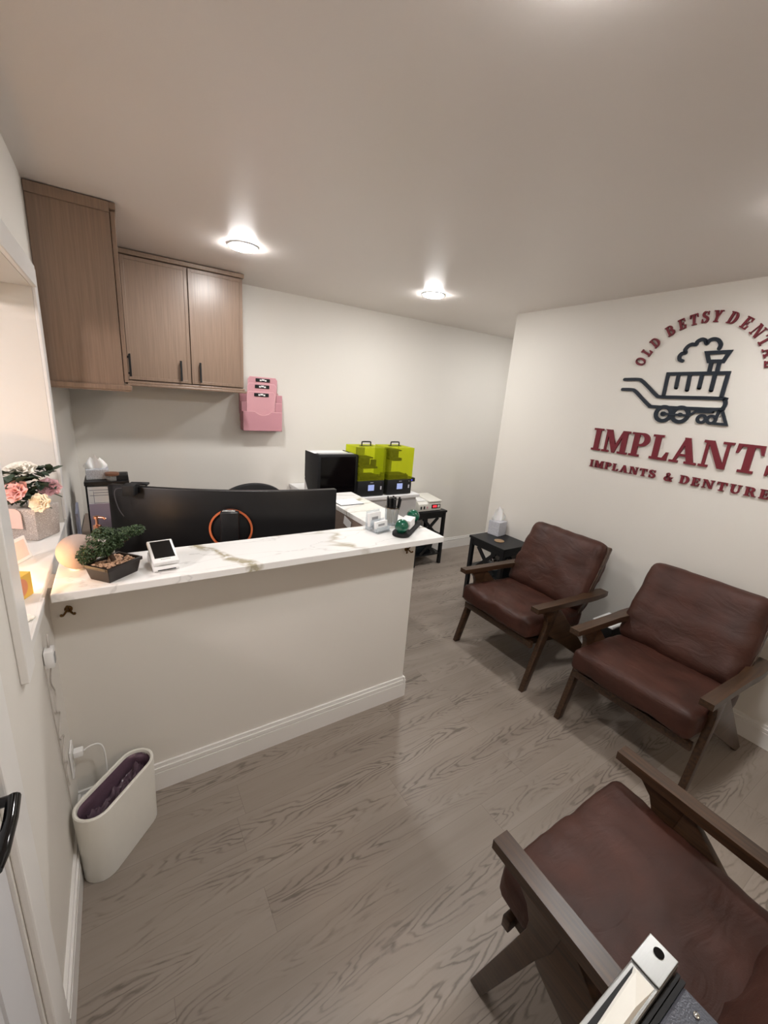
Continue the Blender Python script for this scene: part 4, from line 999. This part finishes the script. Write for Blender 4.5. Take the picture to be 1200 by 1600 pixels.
# small black tower between the chairs
t = thing('air_purifier', 'small black box with a white top standing between the two wall-side armchairs', 'box', (2.55, 1.205, 0))
obj('body', MB().box(0, .19, -.06, .075, 0, .39, .004), BLACKM, t); obj('top', MB().box(-.002, .192, -.062, .077, .3905, .402, .003), WHITEP, t, label='white top')
obj('panel', MB().box(-.006, -.0005, .045, .06, .26, .32, .002), WHITEP, t, label='white front panel')

# ------------------------------------------------------------------ metal case at the bottom corner
t = thing('equipment_cart', 'dark grey metal cart with a silver top rail in the bottom right corner', 'cart', (.583, .078, 0))
cx0 = -.34; cy0 = -.36
obj('top_panel', MB().box(cx0, -.012, cy0, -.014, .955, .985, .003), GREYC, t)
obj('body', MB().box(cx0+.005, -.02, cy0+.005, -.02, .06, .9545, .004), GREYC, t)
obj('gasket', MB().box(cx0, -.004, -.0135, -.008, .95, .982).box(cx0, -.004, -.007, -.002, .95, .984), BLACKM, t, label='black rubber gasket')
rl = MB(); rl.box(cx0, .0, -.001, .036, .955, .992, .002); obj('rail', rl, SILVER, t, label='silver aluminium rail')
ec = MB().box(-.052, .0005, .0, .037, .9925, .9955, .001); e_ = obj('end_cap', ec, SILVER, t, label='silver end cap')
obj('hole', MB().lathe([(0, 0), (.0065, 0), (.0065, .001), (0, .001)], n=24, M=T(-.014, .019, .9957)), BLACKG, e_, label='black screw hole')
obj('channel', MB().prism([(-.057, .0305), (-.095, .0185), (cx0, .0165), (cx0, .0305)], 'z', .9921, .9932), BLACKM, t, label='black tapered channel')
rb = MB().hexa([(cx0, .004, .9922), (-.056, .004, .9922), (-.056, .029, .9922), (cx0, .016, .9922)], [(cx0, .007, .9985), (-.10, .007, .9985), (-.062, .025, .9955), (cx0, .013, .9985)])
obj('ridge', rb, OFFW, t, label='tapered pale strip')
for (x, y) in ((-.03, -.035), (-.03, -.085), (-.05, -.085)):
    obj('screw', MB().lathe([(0, .0), (.004, 0), (.0035, .002), (0, .0025)], n=14, M=T(x, y, .985)), CHROME, t, True)
for (x, y) in ((cx0+.05, cy0+.05), (-.06, cy0+.05), (cx0+.05, -.07), (-.06, -.07)):
    obj('caster', MB().lathe([(0, -.011), (.03, -.011), (.03, .011), (0, .011)], n=24, M=T(x, y, .03) @ Rx(PI/2)), BLACK, t, 40)

# ------------------------------------------------------------------ waste bin
def stad(hl, r, n=12): return [(hl+r*math.cos(-PI/2+PI*k/n), r*math.sin(-PI/2+PI*k/n)) for k in range(n+1)]+[(-hl+r*math.cos(PI/2+PI*k/n), r*math.sin(PI/2+PI*k/n)) for k in range(n+1)]
t = thing('waste_bin', 'slim white oval waste bin with a dark liner on the floor by the half wall', 'bin', (-.105, 1.468, 0), math.radians(47))
def ringwall(mb, levels):
    rings = []
    for (hl, r, z) in levels: rings.append([mb.bm.verts.new((x, y, z)) for x, y in stad(hl, r)])
    for A, B in zip(rings, rings[1:]):
        n = len(A)
        for k in range(n): mb.bm.faces.new((A[k], A[(k+1) % n], B[(k+1) % n], B[k]))
    return rings
sh = MB(); R_ = ringwall(sh, [(.082, .052, 0), (.088, .059, .002), (.092, .062, .28), (.092, .0615, .286), (.092, .058, .289), (.092, .052, .288), (.092, .0495, .283), (.09, .049, .2)])
sh.bm.faces.new(R_[0][::-1]); bmesh.ops.recalc_face_normals(sh.bm, faces=sh.bm.faces[:])
obj('shell', sh, OFFW, t, 40)
ln = MB(); R_ = ringwall(ln, [(.0915, .0485, .278), (.088, .045, .262), (.086, .044, .20), (.084, .042, .12)])
cap = R_[-1]; ln.bm.faces.new(cap)
bmesh.ops.subdivide_edges(ln.bm, edges=ln.bm.edges[:], cuts=2, use_grid_fill=True)
for v in ln.bm.verts:
    if v.co.z < .275: v.co += Vector((noise.noise(v.co*40), noise.noise(v.co*40+Vector((9, 0, 0))), 0))*.006
obj('liner', ln, LINERC, t, True, label='dark purple plastic liner')
cr = MB(); rg = random.Random(5)
n = 28
gr = [[None]*(n+1) for _ in range(n+1)]
for i in range(n+1):
    for j in range(n+1):
        u = -1+2*i/n; v = -1+2*j/n
        gr[i][j] = cr.bm.verts.new((u*.115*(1-.06*v*v), v*.036*(1-.35*u**4), (.205+.045*noise.noise(Vector((u*5, v*2.5, 3)))+.02*noise.noise(Vector((u*13, v*6, 1)))+.045*abs(u)**3)))
for i in range(n):
    for j in range(n): cr.bm.faces.new((gr[i][j], gr[i+1][j], gr[i+1][j+1], gr[i][j+1]))
obj('bag_folds', cr, LINER, t, True)

# ------------------------------------------------------------------ cords and plugs on the left wall
xw = XL+.001
CORD = mat('cord_plastic', lin(192, 186, 180), .45)
t = thing('cord_switch', 'small white inline switch box on a cord hanging below the window corner', 'switch', (XL+.014, 1.432, .868))
obj('housing', MB().box(-.012, .012, -.022, .022, -.028, .028, .004), WHITEP, t, 40); obj('button', MB().box(.0121, .0135, -.012, .008, -.018, .012), GREYP, t)
def wav(y, z0, z1, amp, n, x=XL+.006, f=4): return [(x, y+amp*math.sin(f*2*PI*k/n)*math.sin(PI*k/n), z0+(z1-z0)*k/n) for k in range(n+1)]
tag(obj('lamp_cord', MB().tube([(XL+.014, 1.445, .94), (XL+.014, 1.436, .898)], .003, 8).tube(crom([(XL+.014, 1.432, .838), (XL+.006, 1.436, .78)]+wav(1.47, .74, .34, .035, 28)[1:], 4), .0024, 7), CORD, None, True), 'thin wavy white cord running down the left wall from the inline switch', 'cord')
tag(obj('straight_cord', MB().tube(crom([(XL+.005, 1.40, .86), (XL+.005, 1.405, .7), (XL+.005, 1.43, .5), (XL+.005, 1.452, .30), (XL+.005, 1.46, .22)], 5), .002, 7), CORD, None, True), 'thin straight white cord hanging next to the wavy one', 'cord')
t = thing('wall_outlet', 'white outlet plate low on the left wall behind the waste bin', 'outlet', (xw, 1.60, .33))
obj('plate', MB().box(0, .006, -.036, .036, -.058, .058, .002), WHITEP, t)
obj('sockets', MB().box(.006, .008, -.016, .016, .008, .036, .001).box(.006, .008, -.016, .016, -.036, -.008, .001), OFFW, t)
t = thing('charger_plug', 'white charger plug with a short cable in the low wall outlet', 'plug', (XL+.0095, 1.60, .352))
obj('body', MB().box(0, .03, -.014, .014, -.012, .012, .003), WHITEP, t, 40)
obj('cable', MB().tube(crom([(.03, 0, 0), (.055, .0, .012), (.08, -.002, .010), (.092, -.004, -.02), (.094, -.004, -.10), (.092, -.004, -.25), (.092, -.004, -.345)], 5), .0028, 8), WHITEP, t, True)

# ------------------------------------------------------------------ window sill things
SZ = 1.0305
t = thing('flower_planter', 'stone-look planter with pink, white and cream flowers on the window sill', 'flowers', (-.335, 2.165, SZ), math.radians(-32))
pl = MB().hexa([(-.075, -.06, 0), (.075, -.06, 0), (.075, .06, 0), (-.075, .06, 0)], [(-.082, -.066, .135), (.082, -.066, .135), (.082, .066, .135), (-.082, .066, .135)], bev=.006)
obj('pot', pl, SPECK, t, 30)
def rose(mb, c, R0, seed, flat=.6, lay=5):
    rg = random.Random(seed)
    for L_ in range(lay):
        f = (L_+1)/lay; npet = 4+L_
        for k in range(npet):
            a = 2*PI*k/npet+L_*.7+rg.uniform(-.2, .2); tilt = .1
            rr_ = R0*f*.55; wd = R0*(.45+.35*f); ht = R0*(.55+.35*f)
            M = T(*c) @ Rz(a) @ T(rr_*.55, 0, R0*.1*(1-f)) @ Ry(PI/2-tilt)
            V = []; n = 5
            for i in range(n+1):
                for j in range(n+1):
                    u = -1+2*i/n; v = j/n
                    wv = wd*(.35+.65*math.sin(PI*min(1, .2+v*.62)))
                    V.append((ht*v, u*wv*.8, .25*wd*u*u*1.0+.12*ht*v*v-.1*ht*math.sin(PI*v)))
            F = [(i*(n+1)+j, (i+1)*(n+1)+j, (i+1)*(n+1)+j+1, i*(n+1)+j+1) for i in range(n) for j in range(n)]
            V = [(-x_*0+z_*flat*0+x_*math.sin(0)+z_, y_, x_) for (x_, y_, z_) in V]
            M2 = T(*c) @ Rz(a) @ T(rr_*.35, 0, -R0*.1*f) @ Ry((f**1.3)*.95-.15)
            mb._add(V, F, M2)
    return mb
def dirM(c, tx, ty): return T(*c) @ Ry(tx) @ Rx(ty)
for (nm, c, R0, mt, tx, ty, sd_) in (('white_rose', (-.004, .002, .268), .052, WHITEF, .1, .35, 1), ('pink_peony', (.030, -.069, .205), .046, PINKF, -.1, 1.0, 2), ('mauve_rose', (.070, .036, .200), .040, MAUVEF, .7, .5, 3), ('cream_rose', (.098, -.048, .160), .036, CREAMF, .5, 1.15, 4), ('cream_bud', (-.055, -.04, .215), .03, CREAMF, -.8, .5, 6)):
    m = rose(MB(), (0, 0, 0), R0, sd_); m.xf(dirM(c, tx, ty)); obj(nm, m, mt, t, True)
lf = MB(); rg = random.Random(21)
for (cc, sp, nn) in (((.055, .040, .272), .035, 16), ((.0, -.07, .262), .045, 20), ((.015, .05, .285), .03, 8), ((.035, -.043, .245), .04, 22), ((.062, -.045, .190), .03, 14), ((.015, -.075, .165), .028, 12), ((.06, .0, .22), .035, 16), ((0, .0, .19), .06, 20)):
    for k in range(nn):
        p = Vector((cc[0]+rg.uniform(-sp, sp), cc[1]+rg.uniform(-sp, sp), cc[2]+rg.uniform(-sp, sp)*.45))
        L_ = rg.uniform(.018, .030); W_ = L_*.5
        M = T(*p) @ Rz(rg.uniform(0, 6.28)) @ Ry(rg.uniform(-.4, .7)) @ Rx(rg.uniform(-.5, .5))
        V = [(-L_, 0, 0), (-.4*L_, W_*.85, .003), (.3*L_, W_, .003), (L_, 0, -.002), (.3*L_, -W_, .003), (-.4*L_, -W_*.85, .003), (0, 0, -.003)]
        lf._add(V, [(0, 1, 6), (1, 2, 6), (2, 3, 6), (3, 4, 6), (4, 5, 6), (5, 0, 6)], M)
obj('leaves', lf, LEAFB, t, True)
st = MB()
for (a, bq) in (((0, 0, .10), (0, 0, .255)), ((.02, 0, .1), (.07, .034, .195)), ((.06, .034, .19), (.132, .02, .172)), ((.03, -.02, .1), (.095, -.045, .155)), ((.098, -.045, .15), (.125, -.03, .135)), ((0, -.02, .1), (.028, -.066, .20)), ((-.02, 0, .1), (-.055, -.04, .21))): st.tube([a, bq], .002, 6)
obj('stems', st, LEAFB, t)
pp = [(-.030, .0), (.036, 0), (.036, .062), (.030, .075), (.015, .082), (-.022, .082)]
for k in range(5): pp += [(-.028+(.007 if k % 2 else -.004), .074-.0165*k)]
obj('scalloped_tag', MB().prism(pp, 'y', -.0015, .0015).xf(T(-.005, -.072, .052)), BLUSH, t, label='pale pink scalloped paper tag')
t = thing('framed_card', 'small white framed card standing on the sill near the planter', 'card', (-.335, 1.83, SZ), math.radians(66))
obj('frame', MB().box(-.075, .075, -.004, .004, 0, .085, .002).xf(Rx(-.2)), WHITEP, t); obj('picture', MB().box(-.063, .063, -.0048, -.0041, .012, .074).xf(Rx(-.2)), BLUSH, t)
t = thing('yellow_box', 'yellow-orange card box with a round peach spot on the sill beside the warm lamp', 'box', (-.296, 1.515, SZ), math.radians(66))
obj('box', MB().box(-.05, .05, -.02, .02, 0, .075, .002), YELLOW, t); obj('spot', MB().lathe([(0, 0), (.028, 0), (.028, .001), (0, .001)], n=28, M=T(0, -.0201, .04) @ Rx(PI/2)), PEACH, t, label='round peach spot')
t = thing('flower_charm', 'small white flower-shaped charm on the near end of the sill', 'charm', (-.258, 1.372, SZ))
ch = MB()
for k in range(5):
    a = 2*PI*k/5; ch.ball((.014*math.cos(a), .014*math.sin(a), .006), .011, 8, (1, 1, .5))
obj('petals', ch, WHITEF, t, True); obj('center', MB().ball((0, 0, .009), .007, 8), YELLOW, t, True)
t = thing('sill_lamp', 'small warm glowing lamp on the window sill near the viewer', 'lamp', (-.352, 1.60, SZ))
obj('base', MB().lathe([(0, 0), (.032, 0), (.032, .010), (.016, .014), (0, .014)], n=28), BRONZE, t, 40)
obj('bulb', MB().ball((0, 0, .040), .026, 14), LAMPWA, t, True)

# ------------------------------------------------------------------ camera
R = [[0.84419097, 0.53085386, -0.07440282], [-0.08180205, 0.26475415, 0.96084008], [0.52976413, -0.80504622, 0.26692799]]
right = Vector((R[0][0], -R[0][1], -R[0][2])); down = Vector((R[1][0], -R[1][1], -R[1][2])); fwd = Vector((R[2][0], -R[2][1], -R[2][2]))
cam = bpy.data.cameras.new('camera'); co = bpy.data.objects.new('camera', cam); COL.objects.link(co)
M = Matrix.Identity(4)
for i in range(3): M[i][0] = right[i]; M[i][1] = -down[i]; M[i][2] = -fwd[i]
M[0][3], M[1][3], M[2][3] = 0, 0, 1.70
co.matrix_world = M
cam.sensor_fit = 'VERTICAL'; cam.sensor_height = 36; cam.lens = 647.3/1600*36; cam.clip_start = .01
S.camera = co
lw = bpy.data.lights.new('recess_fill_light', 'AREA'); lw.shape = 'DISK'; lw.size = .22; lw.energy = 55; lw.color = (1, .80, .70)  # unseen pinkish area lamp, added outside the window to brighten the recess
lx = bpy.data.objects.new('recess_fill_light', lw); COL.objects.link(lx); lx.location = (-1.5, 1.05, 2.05)
lx.rotation_euler = (Vector((-.38, 2.33, 1.55))-Vector((-1.5, 1.05, 2.05))).to_track_quat('-Z', 'Y').to_euler()
la = bpy.data.lights.new('hall_light', 'AREA'); la.shape = 'DISK'; la.size = .3; la.energy = 9; la.color = (1, .78, .58)
lo = bpy.data.objects.new('hall_light', la); COL.objects.link(lo); lo.location = (.9, -1.6, 2.2)
lo.rotation_euler = (Vector((.3, 1.65, .5))-Vector((.9, -1.6, 2.2))).to_track_quat('-Z', 'Y').to_euler()
# ------------------------------------------------------------------ world and view
wd = bpy.data.worlds.new('world'); S.world = wd; wd.use_nodes = True
wd.node_tree.nodes['Background'].inputs[0].default_value = (.02, .025, .04, 1); wd.node_tree.nodes['Background'].inputs[1].default_value = .3
S.view_settings.view_transform = 'Standard'; S.view_settings.look = 'None'; S.view_settings.gamma = 1; S.view_settings.exposure = .10
S.view_settings.use_curve_mapping = False
